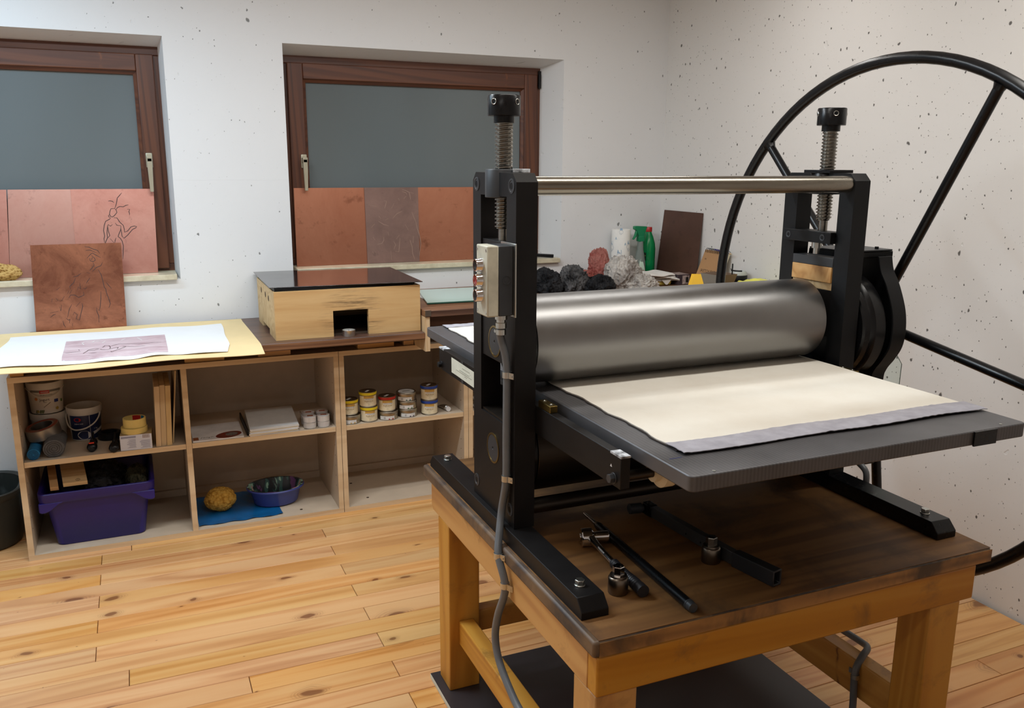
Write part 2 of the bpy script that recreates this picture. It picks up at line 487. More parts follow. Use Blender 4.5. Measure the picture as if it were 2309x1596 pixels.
M['cream'] = plain('grubby_cream_casting', sr(206, 202, 182), 0.5, var=0.14, scale=16)
M['red'] = plain('red_plastic', sr(178, 34, 30), 0.35, var=0.05)
M['hose'] = plain('grey_conduit_plastic', sr(104, 108, 112), 0.38, var=0.06, scale=20)
M['white_chip'] = plain('chipped_white_paint', sr(214, 218, 224), 0.5, var=0.05, scale=60, dark=sr(34, 34, 36))
M['sticker'] = plain('yellowed_paper_sticker', sr(214, 216, 200), 0.6, var=0.06, scale=30)
M['pencil'] = plain('faint_pencil_print', sr(140, 138, 122), 0.7)
M['felt_cream'] = plain('cream_wool_felt', sr(221, 217, 207), 0.95, var=0.018, scale=5, bump=0.25, bscale=420, dark=sr(214, 208, 196), spec=0.1)
M['felt_grey'] = plain('grey_felt_edge', sr(72, 66, 64), 0.95, var=0.12, scale=40, bump=0.3, bscale=300, spec=0.1)
M['hem'] = plain('lavender_grey_cotton', sr(168, 166, 174), 0.85, var=0.10, scale=26, bump=0.3, bscale=220, spec=0.15)
M['nylon'] = plain('ivory_nylon_roller', sr(214, 200, 170), 0.45, var=0.06)
M['ink_line'] = plain('dark_etched_line', sr(66, 48, 46), 0.7)
M['pale_line'] = plain('pale_scratched_line', sr(158, 128, 112), 0.5)
M['black_print'] = plain('black_print', sr(34, 32, 30), 0.6)
M['white_print'] = plain('white_print', sr(232, 228, 226), 0.6)
M['copper_pink'] = copper('pale_lit_pink_copper', sr(216, 172, 160), sr(200, 150, 136), 0.36, 3.2, 0.30, 0.66)  # paler pink puts the reflected bluish-white light into the copper colour
M['copper_pink2'] = copper('rosy_lit_copper', sr(208, 156, 142), sr(184, 126, 112), 0.42, 4.0, 0.30, 0.66)  # second left-window copper, reflected cool light again mixed into its colour
M['copper_red'] = copper('brown_red_copper', sr(210, 146, 116), sr(150, 98, 78), 0.31, 6.5, 0.36, 0.64)
M['copper_orange'] = copper('orange_copper', sr(190, 132, 106), sr(164, 104, 80), 0.33, 2.6, 0.28, 0.66)
M['copper_dark'] = copper('tarnished_copper', sr(138, 108, 98), sr(112, 86, 78), 0.5, 4.5, 0.3, 0.7, metal=0.35)
M['copper_brown'] = copper('brown_grounded_plate', sr(98, 66, 52), sr(78, 52, 42), 0.5, 3.0, 0.3, 0.7, metal=0.3)
M['marble'] = plain('cream_marble', sr(216, 206, 180), 0.32, var=0.07, scale=22, dark=sr(190, 178, 150))
M['handle_metal'] = plain('champagne_aluminium', sr(196, 190, 168), 0.34, metal=0.6, var=0.04)
FIG = [[(-0.0304,0.357),(-0.0404,0.3454),(-0.0503,0.3346),(-0.0539,0.3188),(-0.0587,0.3018),(-0.0648,0.2885)],[(-0.0604,0.2823),(-0.0539,0.292),(-0.0434,0.2972),(-0.03,0.2953),(-0.0181,0.3017),(-0.0077,0.304)],[(-0.0884,0.3211),(-0.0805,0.3225),(-0.0707,0.3195),(-0.0656,0.3136)],[(-0.0149,0.2853),(-0.0037,0.2834),(-0.0086,0.2742),(-0.0064,0.2655),(-0.007,0.2574)],[(-0.0648,0.2885),(-0.0801,0.2875),(-0.0852,0.2754),(-0.0878,0.2633),(-0.084,0.2547),(-0.0776,0.2514),(-0.0693,0.2569),(-0.0618,0.2653),(-0.0573,0.2713),(-0.0594,0.2811),(-0.0648,0.2885)],[(-0.0879,0.2621),(-0.0928,0.2573),(-0.09,0.2507),(-0.0855,0.2511)],[(-0.0834,0.2486),(-0.0908,0.2414),(-0.106,0.2332),(-0.1131,0.2151),(-0.1176,0.1933),(-0.1153,0.1688),(-0.1192,0.1567),(-0.1178,0.1396)],[(-0.0971,0.2196),(-0.101,0.2051),(-0.1047,0.1832),(-0.1043,0.1612),(-0.1123,0.1455),(-0.1152,0.1383),(-0.1174,0.1175)],[(-0.0982,0.2196),(-0.0877,0.2116),(-0.0792,0.2192)],[(-0.0675,0.2251),(-0.0627,0.2152),(-0.046,0.2123)],[(-0.0997,0.2148),(-0.0985,0.1904),(-0.0945,0.1707),(-0.1045,0.1587)],[(-0.046,0.2123),(-0.0486,0.194),(-0.0568,0.177),(-0.0613,0.1649),(-0.0529,0.1573),(-0.0461,0.1435),(-0.0436,0.125),(-0.0471,0.0905),(-0.0504,0.0647)],[(-0.0722,0.2484),(-0.0589,0.2469),(-0.0491,0.2283),(-0.0367,0.2146),(-0.0335,0.1986),(-0.0336,0.1838),(-0.0207,0.1884),(-0.0056,0.2065),(0.0084,0.2099),(0.0185,0.2072),(0.0147,0.2023),(0.0003,0.1953),(-0.0223,0.17),(-0.0382,0.1568),(-0.0453,0.1669),(-0.0461,0.1841),(-0.0471,0.1989)],[(-0.0945,0.1572),(-0.0794,0.1372)],[(-0.0696,0.1602),(-0.0751,0.1481),(-0.0771,0.1371)]]
SML = [[(-0.1934,0.3582),(-0.1771,0.3556),(-0.1613,0.3467),(-0.1452,0.341),(-0.1369,0.3263)],[(-0.1912,0.3425),(-0.1734,0.3432),(-0.1508,0.3307)],[(-0.1895,0.3086),(-0.1751,0.3237),(-0.1662,0.3307),(-0.154,0.3217),(-0.1348,0.3092)],[(-0.1707,0.321),(-0.1598,0.3088),(-0.1571,0.2995),(-0.1659,0.2933),(-0.1774,0.2977),(-0.18,0.3083),(-0.1711,0.3027),(-0.1666,0.313)],[(-0.1675,0.2895),(-0.1636,0.2788),(-0.1756,0.2636),(-0.1834,0.2561)],[(-0.1305,0.2893),(-0.1377,0.2752),(-0.1562,0.2681),(-0.1731,0.2517)],[(-0.1498,0.2599),(-0.1399,0.2358),(-0.1353,0.2065),(-0.1325,0.1826),(-0.1272,0.1744),(-0.1262,0.1584),(-0.1198,0.1342),(-0.1146,0.1099),(-0.1222,0.0917)],[(-0.1235,0.2033),(-0.1151,0.1897),(-0.1043,0.1745)],[(-0.1472,0.1649),(-0.15,0.1332),(-0.1551,0.1017),(-0.1604,0.0821),(-0.1711,0.096),(-0.1703,0.0787),(-0.1647,0.0598),(-0.166,0.0306)],[(-0.2491,0.2316),(-0.2324,0.2348),(-0.2174,0.2458)],[(-0.1959,0.2488),(-0.1822,0.2429)],[(-0.1837,0.226),(-0.1944,0.212),(-0.2012,0.2019)],[(-0.2629,0.1814),(-0.2655,0.192),(-0.249,0.2068),(-0.2401,0.2273)],[(-0.3166,0.179),(-0.3028,0.1913)],[(-0.3395,0.1296),(-0.336,0.1437)],[(-0.3114,0.1084),(-0.3084,0.09),(-0.3038,0.1158)],[(-0.2641,0.1161),(-0.2753,0.0958),(-0.2854,0.061)],[(-0.225,0.119),(-0.2226,0.1057),(-0.2325,0.0747),(-0.2409,0.0462),(-0.2533,0.0523),(-0.247,0.0703),(-0.2578,0.0816),(-0.2636,0.0688)],[(-0.2304,0.1246),(-0.2487,0.1047)],[(-0.2915,0.0574),(-0.2818,0.0489),(-0.2767,0.0538),(-0.2806,0.0357)],[(-0.3495,0.0834),(-0.3178,0.0892)],[(-0.35,0.0652),(-0.3376,0.0748),(-0.328,0.0781)],[(-0.3041,0.0478),(-0.3021,0.0306),(-0.2962,0.0183)],[(-0.2678,0.0348),(-0.2701,0.0218)],[(-0.2377,0.1749),(-0.2317,0.1903),(-0.2256,0.1795),(-0.2256,0.2057)],[(-0.2136,0.1815),(-0.2068,0.1785),(-0.199,0.186)],[(-0.2889,0.1515),(-0.3024,0.1314)],[(-0.2734,0.1428),(-0.2653,0.1554),(-0.2489,0.1545),(-0.2358,0.1433),(-0.2138,0.1526),(-0.215,0.1658)],[(-0.3219,0.1455),(-0.3139,0.1321)],[(-0.2764,0.1613),(-0.2706,0.174)],[(-0.2588,0.176),(-0.2683,0.1608)]]
DRK = [[(1.2579,0.3632),(1.2769,0.3579),(1.2931,0.3499),(1.2977,0.334),(1.2994,0.3129)],[(1.2573,0.3528),(1.2763,0.3474),(1.2813,0.3368)],[(1.2636,0.3173),(1.2796,0.3316)],[(1.2821,0.3526),(1.3177,0.3431)],[(1.1621,0.3092),(1.1741,0.3065),(1.169,0.2883),(1.1625,0.2701)],[(1.1293,0.2341),(1.1407,0.2209)],[(1.1619,0.2126),(1.1787,0.2201)],[(1.303,0.2521),(1.3113,0.2255),(1.3212,0.2014),(1.3265,0.1694),(1.3372,0.1344),(1.342,0.0915),(1.3316,0.0302)],[(1.3047,0.13),(1.3015,0.0954),(1.2855,0.1092),(1.2949,0.077),(1.2958,0.0422),(1.3054,0.0124)],[(1.1996,0.1065),(1.2095,0.0877),(1.1987,0.0668)],[(1.2334,0.1214),(1.2286,0.0844),(1.2241,0.0527),(1.205,0.056)],[(1.1832,0.0594),(1.1834,0.0144)],[(1.1144,0.0933),(1.139,0.0978),(1.1494,0.1132),(1.1503,0.129)],[(1.095,0.1305),(1.1048,0.1146)],[(1.2364,0.3215),(1.2411,0.3083)],[(1.0897,0.1776),(1.1069,0.1955)],[(1.2519,0.2556),(1.2237,0.2429),(1.2034,0.2223)],[(1.1265,0.2081),(1.1526,0.1919),(1.1793,0.1834)],[(1.2649,0.1894),(1.2799,0.1599)],[(1.0881,0.0601),(1.098,0.044)],[(1.1722,0.1547),(1.1766,0.1361)],[(1.2139,0.1166),(1.2316,0.1373)],[(1.1979,0.2696),(1.213,0.2956)],[(1.0803,0.2895),(1.12,0.2811)]]
PRB = [[(-0.2089,3.5648),(-0.1985,3.5958),(-0.1923,3.622),(-0.1747,3.6377),(-0.1545,3.6347)],[(-0.192,3.6157),(-0.1737,3.6061),(-0.1561,3.6249)],[(-0.1523,3.6181),(-0.1446,3.6026),(-0.1262,3.592),(-0.1082,3.6106),(-0.0881,3.6235),(-0.0915,3.5934)],[(-0.1447,3.6486),(-0.1353,3.6833),(-0.1221,3.6747),(-0.1161,3.6455),(-0.1174,3.6091)],[(-0.1127,3.6655),(-0.0979,3.6812),(-0.083,3.6915),(-0.0451,3.6728),(0.0118,3.6563),(0.0695,3.6572)],[(-0.1129,3.5507),(-0.1108,3.5348),(-0.1003,3.5558),(-0.0823,3.5844),(-0.0602,3.6249),(-0.0733,3.6388)],[(-0.0602,3.6249),(-0.0267,3.6038),(0.0108,3.6024)],[(-0.1893,3.5618),(-0.1615,3.5585)],[(-0.2273,3.6404),(-0.224,3.6266)],[(-0.2709,3.5901),(-0.245,3.5996),(-0.2185,3.604)]]
PRW = [[(-0.2214,3.7587),(-0.213,3.7831)],[(-0.2195,3.758),(-0.2117,3.7274)],[(-0.184,3.7602),(-0.1765,3.7908),(-0.1507,3.7861)],[(-0.1476,3.7343),(-0.1371,3.7749)],[(-0.0795,3.7572),(-0.0622,3.7962)],[(-0.0192,3.7963),(-0.0015,3.7255)],[(-0.2703,3.4881),(-0.2671,3.4774)]]
# ================================================================== ROOM
XL, XR, YB, YF, ZC = -2.6, 2.729, 4.126, -1.6, 2.85
WT = 0.30


def tri_wall(name, mat, build):
    mb = MB(); build(mb); return tag(obj(name, mb, mat, smooth=False), kind='structure')


def floor_build():
    mb = MB(); mb.box(XL - WT, XR + WT, YF - WT, YB + WT, -0.06, -0.012)
    fl = tag(obj('floor', mb, M['subfloor'], smooth=False), kind='structure')
    row0, w = 2.767, 0.0916
    k0 = int(math.floor((YF - row0) / w)); k1 = int(math.ceil((YB - row0) / w))
    special = {-2: -0.122, -4: 0.216, 9: -0.111}
    for k in range(k0, k1):
        y0 = row0 + k * w; y1 = min(y0 + w, YB)
        if y0 < YF: y0 = YF
        j = special.get(k, -0.22 if k % 2 == 0 else 0.645)
        xs = [j + 1.73 * q for q in range(-3, 4)]
        xs = [XL] + [x for x in xs if XL + 0.06 < x < XR - 0.06] + [XR - 0.012]
        for a, b in zip(xs[:-1], xs[1:]):
            if b - a < 0.05: continue
            g = 0.0010; h = random.uniform(-0.0005, 0.0002)
            mb = MB(); e = 0.0014
            L = [[(x, y, z) for x, y in ((a + g + i, y0 + g + i), (b - g - i, y0 + g + i), (b - g - i, y1 - g - i), (a + g + i, y1 - g - i))] for z, i in ((-0.013, 0), (h - e, 0), (h, e * 0.8))]
            mb.loft(L)
            obj('floor_board', mb, M['board'], fl, smooth=False)
    return fl


floor_build()

# window openings on the back wall plane (x0, x1, z0, z1) and on the frame plane
OPEN = [(-1.237, 0.181, 1.034, 2.074), (0.682, 2.100, 1.034, 2.072)]
INN = [(-1.225, 0.164, 1.034, 2.040), (0.698, 2.028, 1.034, 2.036)]
YW = 4.285


def back_wall(mb):
    xs = [XL - WT, OPEN[0][0], OPEN[0][1], OPEN[1][0], OPEN[1][1], XR + WT]; zs = [-0.06, 1.034, 2.072, ZC + 0.1]
    zt = [2.074, 2.072]
    for i in range(5):
        for j in range(3):
            if j == 1 and i in (1, 3): continue
            a, b, c, d = xs[i], xs[i + 1], zs[j], zs[j + 1]
            mb.add([(a, YB, c), (b, YB, c), (b, YB, d), (a, YB, d)], [(0, 1, 2, 3)])
            mb.add([(a, YB + 0.42, c), (b, YB + 0.42, c), (b, YB + 0.42, d), (a, YB + 0.42, d)], [(3, 2, 1, 0)])
    for (x0, x1, z0, z1), (u0, u1, v0, v1) in zip(OPEN, INN):
        A = [(x0, YB, z0), (x1, YB, z0), (x1, YB, 2.072), (x0, YB, 2.072)]
        B = [(u0, YW, v0), (u1, YW, v0), (u1, YW, v1), (u0, YW, v1)]
        C = [(p[0], YB + 0.42, p[2]) for p in B]
        mb.add(A + B + C, [(i, 4 + i, 4 + (i + 1) % 4, (i + 1) % 4) for i in range(4)] + [(4 + i, 8 + i, 8 + (i + 1) % 4, 4 + (i + 1) % 4) for i in range(4)])
    a, b, c, d = xs[0], xs[-1], zs[0], zs[-1]
    y2 = YB + 0.42
    mb.add([(a, YB, c), (b, YB, c), (b, y2, c), (a, y2, c), (a, YB, d), (b, YB, d), (b, y2, d), (a, y2, d)], [(0, 3, 2, 1), (4, 5, 6, 7), (0, 4, 7, 3), (1, 2, 6, 5)])


tri_wall('wall_back', M['wall_back'], back_wall)
tri_wall('wall_right', M['wall_right'], lambda mb: mb.box(XR, XR + WT, YF - WT, YB, -0.06, ZC + 0.1))
tri_wall('wall_left', M['wall_back'], lambda mb: mb.box(XL - WT, XL, YF - WT, YB, -0.06, ZC + 0.1))
tri_wall('wall_front', M['wall_back'], lambda mb: mb.box(XL, XR, YF - WT, YF, -0.06, ZC + 0.1))
tri_wall('ceiling', M['ceiling'], lambda mb: mb.box(XL, XR, YF, YB, ZC, ZC + 0.1))

M['pane'] = plain('dusk_grey_window_glass', sr(92, 98, 98), 0.16, var=0.04, scale=1.2, spec=0.5)
_t = NT('dusk_grey_pane')
_v = _t.coord((1.0, 1.0, 0.35))
_t.set(color=_t.ramp(_t.noise(_v, 1.5, 2, 0.4), [(0.3, sr(100, 107, 108)), (0.7, sr(112, 121, 124))]), rough=0.14, spec=0.45)
M['pane'] = _t.m


def window(n, x0, x1, z1, hx, hinge):
    t = thing('window_%d' % n, None, None, ((x0 + x1) / 2, 4.28, 1.06), kind='structure')
    z0 = 1.04; yo, ys = 4.272, 4.250
    mb = MB()  # outer frame: four rails
    f = 0.034
    fr = MB(); fr.box(x0 - 0.02, x1 + 0.02, yo, yo + 0.07, z1 - f, z1 + 0.02); fr.box(x0 - 0.02, x1 + 0.02, yo, yo + 0.07, z0, z0 + 0.05)
    obj('frame_rail', fr, M['win_wood'], t, bevel=0.003)
    for a, b in ((x0 - 0.02, x0 + f - 0.008), (x1 - f + 0.008, x1 + 0.02)):
        fr = MB(); fr.box(a, b, yo, yo + 0.07, z0 + 0.05, z1 - f); obj('frame_post', fr, M['win_wood_v'], t, bevel=0.003)
    sx0, sx1, sz0, sz1, sw = x0 + 0.024, x1 - 0.024, z0 + 0.03, z1 - 0.032, 0.072
    for nm, bx, mm in (('sash_rail', (sx0 + sw, sx1 - sw, sz1 - sw, sz1), 'win_wood'), ('sash_rail', (sx0 + sw, sx1 - sw, sz0, sz0 + sw), 'win_wood'), ('sash_stile', (sx0, sx0 + sw, sz0, sz1), 'win_wood_v'), ('sash_stile', (sx1 - sw, sx1, sz0, sz1), 'win_wood_v')):
        m2 = MB(); m2.box(bx[0], bx[1], ys, ys + 0.058, bx[2], bx[3]); obj(nm, m2, M[mm], t, bevel=0.004)
    # glazing bead, a mitred slope round the pane
    gx0, gx1, gz0, gz1, b = sx0 + sw, sx1 - sw, sz0 + sw, sz1 - sw, 0.014
    m2 = MB()
    A = [(gx0, ys + 0.010, gz0), (gx1, ys + 0.010, gz0), (gx1, ys + 0.010, gz1), (gx0, ys + 0.010, gz1)]
    B = [(gx0 + b, ys + 0.022, gz0 + b), (gx1 - b, ys + 0.022, gz0 + b), (gx1 - b, ys + 0.022, gz1 - b), (gx0 + b, ys + 0.022, gz1 - b)]
    Cc = [(p[0], ys + 0.036, p[2]) for p in B]
    m2.add(A + B + Cc, [(i, (i + 1) % 4, 4 + (i + 1) % 4, 4 + i) for i in range(4)] + [(4 + i, 4 + (i + 1) % 4, 8 + (i + 1) % 4, 8 + i) for i in range(4)])
    obj('glazing_bead', m2, M['win_wood'], t, smooth=False)
    m2 = MB(); m2.box(gx0 - 0.004, gx1 + 0.004, ys + 0.032, ys + 0.050, gz0 - 0.004, gz1 + 0.004); obj('pane', m2, M['pane'], t)
    # handle: rosette and lever hanging down
    zc = 1.553
    m2 = MB(); m2.box(hx - 0.014, hx + 0.014, ys - 0.010, ys, zc - 0.030, zc + 0.035)
    h = obj('handle', m2, M['handle_metal'], t, bevel=0.004)
    m2 = MB(); m2.box(hx - 0.011, hx + 0.011, ys - 0.045, ys - 0.008, zc - 0.004, zc + 0.020)
    m2.loft([[(hx + sx * wv, ys - 0.038 + sy * 0.007, z) for sx, sy in ((-1, -1), (1, -1), (1, 1), (-1, 1))] for z, wv in ((zc + 0.012, 0.0100), (zc - 0.03, 0.0105), (zc - 0.135, 0.0075))])
    obj('lever', m2, M['handle_metal'], h, bevel=0.002)
    if hinge:
        m2 = MB(); m2.cyl((x1 - 0.006, yo - 0.012, z1 - 0.10), (x1 - 0.006, yo - 0.012, z1 - 0.03), 0.008); m2.box(x1 - 0.012, x1 + 0.002, yo - 0.012, yo, z1 - 0.09, z1 - 0.012)
        obj('hinge', m2, M['blackpaint2'], t)
    return t


W1 = window(1, -1.235, 0.167, 2.040, 0.094, False)
W2 = window(2, 0.695, 2.032, 2.037, 0.777, True)
for t, a, b in ((W1, -1.22, 0.166), (W2, 0.700, 2.086)):
    mb = MB(); mb.box(a, b, 4.102, 4.30, 1.034, 1.058); obj('window_sill', mb, M['marble'], t, bevel=0.002)

# ================================================================== CABINETS
CT = 0.0215


def cabinet(label, x0, x1, mids, shelf_z, strip=True):
    t = thing('shelf_cabinet', label, 'cabinet', ((x0 + x1) / 2, 3.87, 0), group='low beech shelf cabinets')
    y0, y1, h = 3.640, 4.112, 0.748
    g = 0.0006

    def panel(name, bx, edge):
        mb = MB(); mb.box(*bx); o = obj(name, mb, M['carcass'], t)
        e = MB(); a = bx; e.box(a[0], a[1], a[2] - 0.0008, a[2] + 0.0004, a[4], a[5]); obj('edge_band', e, M['carcass_edge'], o)
        return o
    panel('top_board', (x0 + g, x1 - g, y0, y1, h - CT, h), 1)
    panel('bottom_board', (x0 + g, x1 - g, y0, y1, 0, CT), 1)
    for a in [x0 + g, x1 - CT - g]: panel('side_board', (a, a + CT, y0, y1, CT, h - CT), 1)
    for m in mids: panel('divider', (m, m + CT, y0, y1, CT, h - CT), 1)
    edges = [x0 + g + CT] + [q for m in mids for q in (m, m + CT)] + [x1 - CT - g]
    for i in range(0, len(edges), 2):
        a, b = edges[i], edges[i + 1]
        panel('shelf', (a + 0.001, b - 0.001, y0 + 0.004, y1 - 0.03, shelf_z - CT, shelf_z), 1)
        mb = MB(); mb.box(a, b, y1 - 0.03, y1 - 0.015, CT, CT + 0.032); obj('back_strip', mb, M['carcass'], t)
        for sx in (a + 0.0003, b - 0.0003):
            mb = MB()
            for yy in (y0 + 0.04, y1 - 0.10):
                for k in range(12):
                    zz = 0.12 + 0.048 * k
                    if abs(zz - shelf_z + 0.01) < 0.02: continue
                    mb.cyl((sx - 0.0004, yy, zz), (sx + 0.0004, yy, zz), 0.0022, n=8)
            tag(obj('shelf_pin_holes', mb, M['subfloor'], t), kind='stuff')
    mb = MB(); mb.box(x0 + 0.006, x1 - 0.006, y1 - 0.014, y1 - 0.008, 0.01, h - 0.01); obj('back_panel', mb, M['carcass'], t)
    return t


CAB1 = cabinet('low beech shelf cabinet under the yellow sheet holding a purple bin', -0.483, 0.776, [0.131], 0.407)
CAB2 = cabinet('low beech shelf cabinet with the stacked ink tins, right of the purple bin', 0.777, 1.3795, [], 0.407)
CAB3 = cabinet('low beech shelf cabinet mostly hidden behind the left press frame', 1.3805, 2.05, [], 0.407)
for cab, spots in ((CAB1, [(0.594, 3.698), (0.25, 3.70)]), (CAB2, [(0.905, 3.72), (0.875, 3.93)])):
    for x, y in spots:
        mb = MB(); mb.cyl((x, y, CT), (x, y, CT + 0.0006), 0.0065, n=16); obj('cable_hole', mb, M['subfloor'], cab)

# spacer blocks between cabinets and worktop
WZ = 0.836
BL = [(-0.472, -0.425, 'leftmost pine spacer block under the yellow sheet'), (0.150, 0.305, 'long pine spacer block under the front edge of the yellow sheet'), (0.440, 0.575, 'knotty pine spacer block under the walnut worktop near the yellow sheet corner'), (0.865, 1.03, 'pine spacer block under the worktop below the open box slot'), (1.075, 1.122, 'narrow pine spacer block against the desk side panel')]
for a, b, lab in BL:
    mb = MB(); mb.box(a, b, 3.648, 4.09, 0.7485, 0.8025); tag(obj('spacer_block', mb, M['pine_block'], bevel=0.002), lab, 'block', 'pine spacer blocks under the worktop')
mb = MB(); mb.box(-0.440, 1.1225, 3.486, 4.1245, 0.803, WZ)
wt = tag(obj('walnut_worktop', mb, M['walnut'], bevel=0.005, segs=3), 'dark walnut laminate worktop on pine blocks above the low cabinets', 'worktop')
mb = MB(); mb.box(-0.441, 1.1232, 3.4852, 3.4868, 0.808, 0.8315); obj('front_edge', mb, M['walnut_edge'], wt)

# higher walnut desk to the right
DZ = 0.929
t = thing('walnut_desk', 'higher walnut desk behind the press carrying the crumpled plastic bags', 'desk', (1.9, 3.8, 0.75))
mb = MB(); mb.box(1.1245, XR - 0.002, 3.482, 4.1245, DZ - 0.028, DZ); dt = obj('desk_top', mb, M['walnut_edge'], t, bevel=0.003)
mb = MB(); mb.box(1.1245, XR - 0.002, 3.4805, 3.483, DZ - 0.027, DZ - 0.002); obj('front_edge', mb, M['walnut'], dt)
mb = MB(); mb.box(2.16, XR - 0.002, 2.93, 3.4803, DZ - 0.028, DZ); obj('desk_return', mb, M['walnut_edge'], t, bevel=0.003)
for a, b in ((1.1245, 1.146), (2.70, 2.722)):
    mb = MB(); mb.box(a, b, 3.486, 4.10, 0.7495 if a < 2 else 0.0, DZ - 0.0285); obj('side_panel', mb, M['ply'], t)
mb = MB(); mb.box(1.147, 2.699, 3.56, 3.578, 0.845, DZ - 0.0285); obj('apron', mb, M['walnut'], t)
mb = MB(); mb.box(1.147, 2.699, 4.085, 4.10, 0.7495, DZ - 0.0285); obj('back_board', mb, M['walnut'], t)
mb = MB(); mb.box(1.1235, 1.150, 3.4785, 3.4805, DZ - 0.024, DZ + 0.001); mb.box(1.1235, 1.150, 3.4785, 3.50, DZ + 0.0002, DZ + 0.0014); obj('corner_bracket', mb, M['zinc'], t, label=None) if False else obj('corner_bracket', mb, M['zinc'], t)
mb = MB(); mb.box(2.18, 2.22, 2.95, 2.99, 0, DZ - 0.0285); mb.box(2.66, 2.70, 2.95, 2.99, 0, DZ - 0.0285); obj('desk_leg', mb, M['ply'], t)

# ================================================================== WORKBENCH UNDER THE PRESS
PR = PRESS_ROT
ZS = 0.017
mb = MB(); mb.box(0.711, 1.727, 0.72, 2.268, 0.0005, ZS - 0.001)
sh = tag(obj('base_sheet', mb, M['sticker'], rot=PR, bevel=0.001), 'dark coated board with a pale edge on the floor under the bench', 'board')
mb = MB(); mb.box(0.7115, 1.7265, 0.7205, 2.2675, ZS - 0.001, ZS); obj('dark_coating', mb, plain('dark_phenolic_film', sr(52, 46, 48), 0.42, var=0.08, scale=6), sh)
TT = 0.664
tb = thing('workbench', 'amber varnished pine workbench with an ink-stained top carrying the press', 'workbench', (1.26, 1.8, ZS), PR)
X0, X1, Y0, Y1 = 0.737, 1.763, 1.290, 2.306
for x, y in ((0.737, 2.157), (0.737, 1.2905), (1.630, 1.2905), (1.630, 2.157)):
    mb = MB(); mb.box(x, x + 0.094, y, y + 0.0915, ZS, 0.5408); obj('leg', mb, M['bench_amber_z'], tb, bevel=0.003)
# aprons: the long sides run past the legs with a clipped low corner, the front one covers their ends
a = MB(); a.prism([(1.3255, 0.541), (2.296, 0.541), (2.308, 0.556), (2.308, 0.6275), (1.3255, 0.6275)], 'x', 0.7365, 0.776); obj('side_apron', a, M['bench_amber_y'], tb, bevel=0.002)
a = MB(); a.prism([(1.3255, 0.541), (2.296, 0.541), (2.308, 0.556), (2.308, 0.6275), (1.3255, 0.6275)], 'x', 1.721, 1.7600); obj('side_apron', a, M['bench_amber_y'], tb, bevel=0.002)
a = MB(); a.box(0.7365, 1.7600, 1.2868, 1.3250, 0.541, 0.6275); obj('front_apron', a, M['bench_amber_x'], tb, bevel=0.004)
a = MB(); a.box(0.7765, 1.7205, 2.262, 2.300, 0.541, 0.6275); obj('rear_apron', a, M['bench_amber_x'], tb, bevel=0.002)
mb = MB(); mb.box(0.766, 0.812, 1.3825, 2.1565, 0.166, 0.241); obj('stretcher', mb, M['bench_amber_y'], tb, bevel=0.004)
mb = MB(); mb.box(1.667, 1.715, 1.3825, 2.1565, 0.155, 0.258); obj('stretcher', mb, M['bench_amber_y'], tb, bevel=0.004)
mb = MB(); mb.box(0.8315, 1.6295, 2.180, 2.225, 0.178, 0.247); obj('stretcher', mb, M['bench_amber_x'], tb, bevel=0.004)
mb = MB(); mb.box(0.7265, 1.803, 1.2850, 2.358, 0.628, TT - 0.001); top = obj('bench_top', mb, M['bench_edge'], tb, bevel=0.006)
mb = MB(); mb.box(0.7395, 1.801, 1.288, 2.356, TT - 0.0012, TT); obj('top_skin', mb, M['bench_top'], top)
mb = MB(); mb.box(0.7400, 1.803, 1.2838, 1.2856, 0.630, TT - 0.004); obj('front_lip', mb, wood('worn_front_edge', sr(176, 128, 70), sr(150, 106, 58), sr(104, 76, 44), 'x', 0.5, 0.3, False, 0, 0.8, (sr(74, 56, 40), 5.0, 0.46, 0.66)), top)

# ================================================================== ETCHING PRESS
pr = thing('etching_press', 'black etching press with a polished steel roller and big spoked wheel', 'press', (1.265, 1.866, TT), PR)
FZ = 0.704
for side, fx in (('l', 0.742), ('r', 1.713)):
    y0, y1, c = 1.364, 2.333, 0.022
    mb = MB(); mb.prism([(y0, TT + 0.0003), (y1, TT + 0.0003), (y1, FZ - 0.024), (y1 - 0.024, FZ), (y0 + c, FZ), (y0, FZ - 0.023)], 'x', fx, fx + 0.062)
    ft = obj('foot_bar', mb, M['black_gloss'] if side == 'r' else M['blackpaint2'], pr, bevel=0.0015)
    for yy in (1.432, 2.262):
        xb = fx + 0.031
        mb = MB(); mb.cyl((xb, yy, FZ), (xb, yy, FZ + 0.002), 0.0115, n=24); mb.cyl((xb, yy, FZ + 0.002), (xb, yy, FZ + 0.0125), 0.0105, n=6)
        obj('hex_bolt', mb, M['zinc'], ft, bevel=0.001)

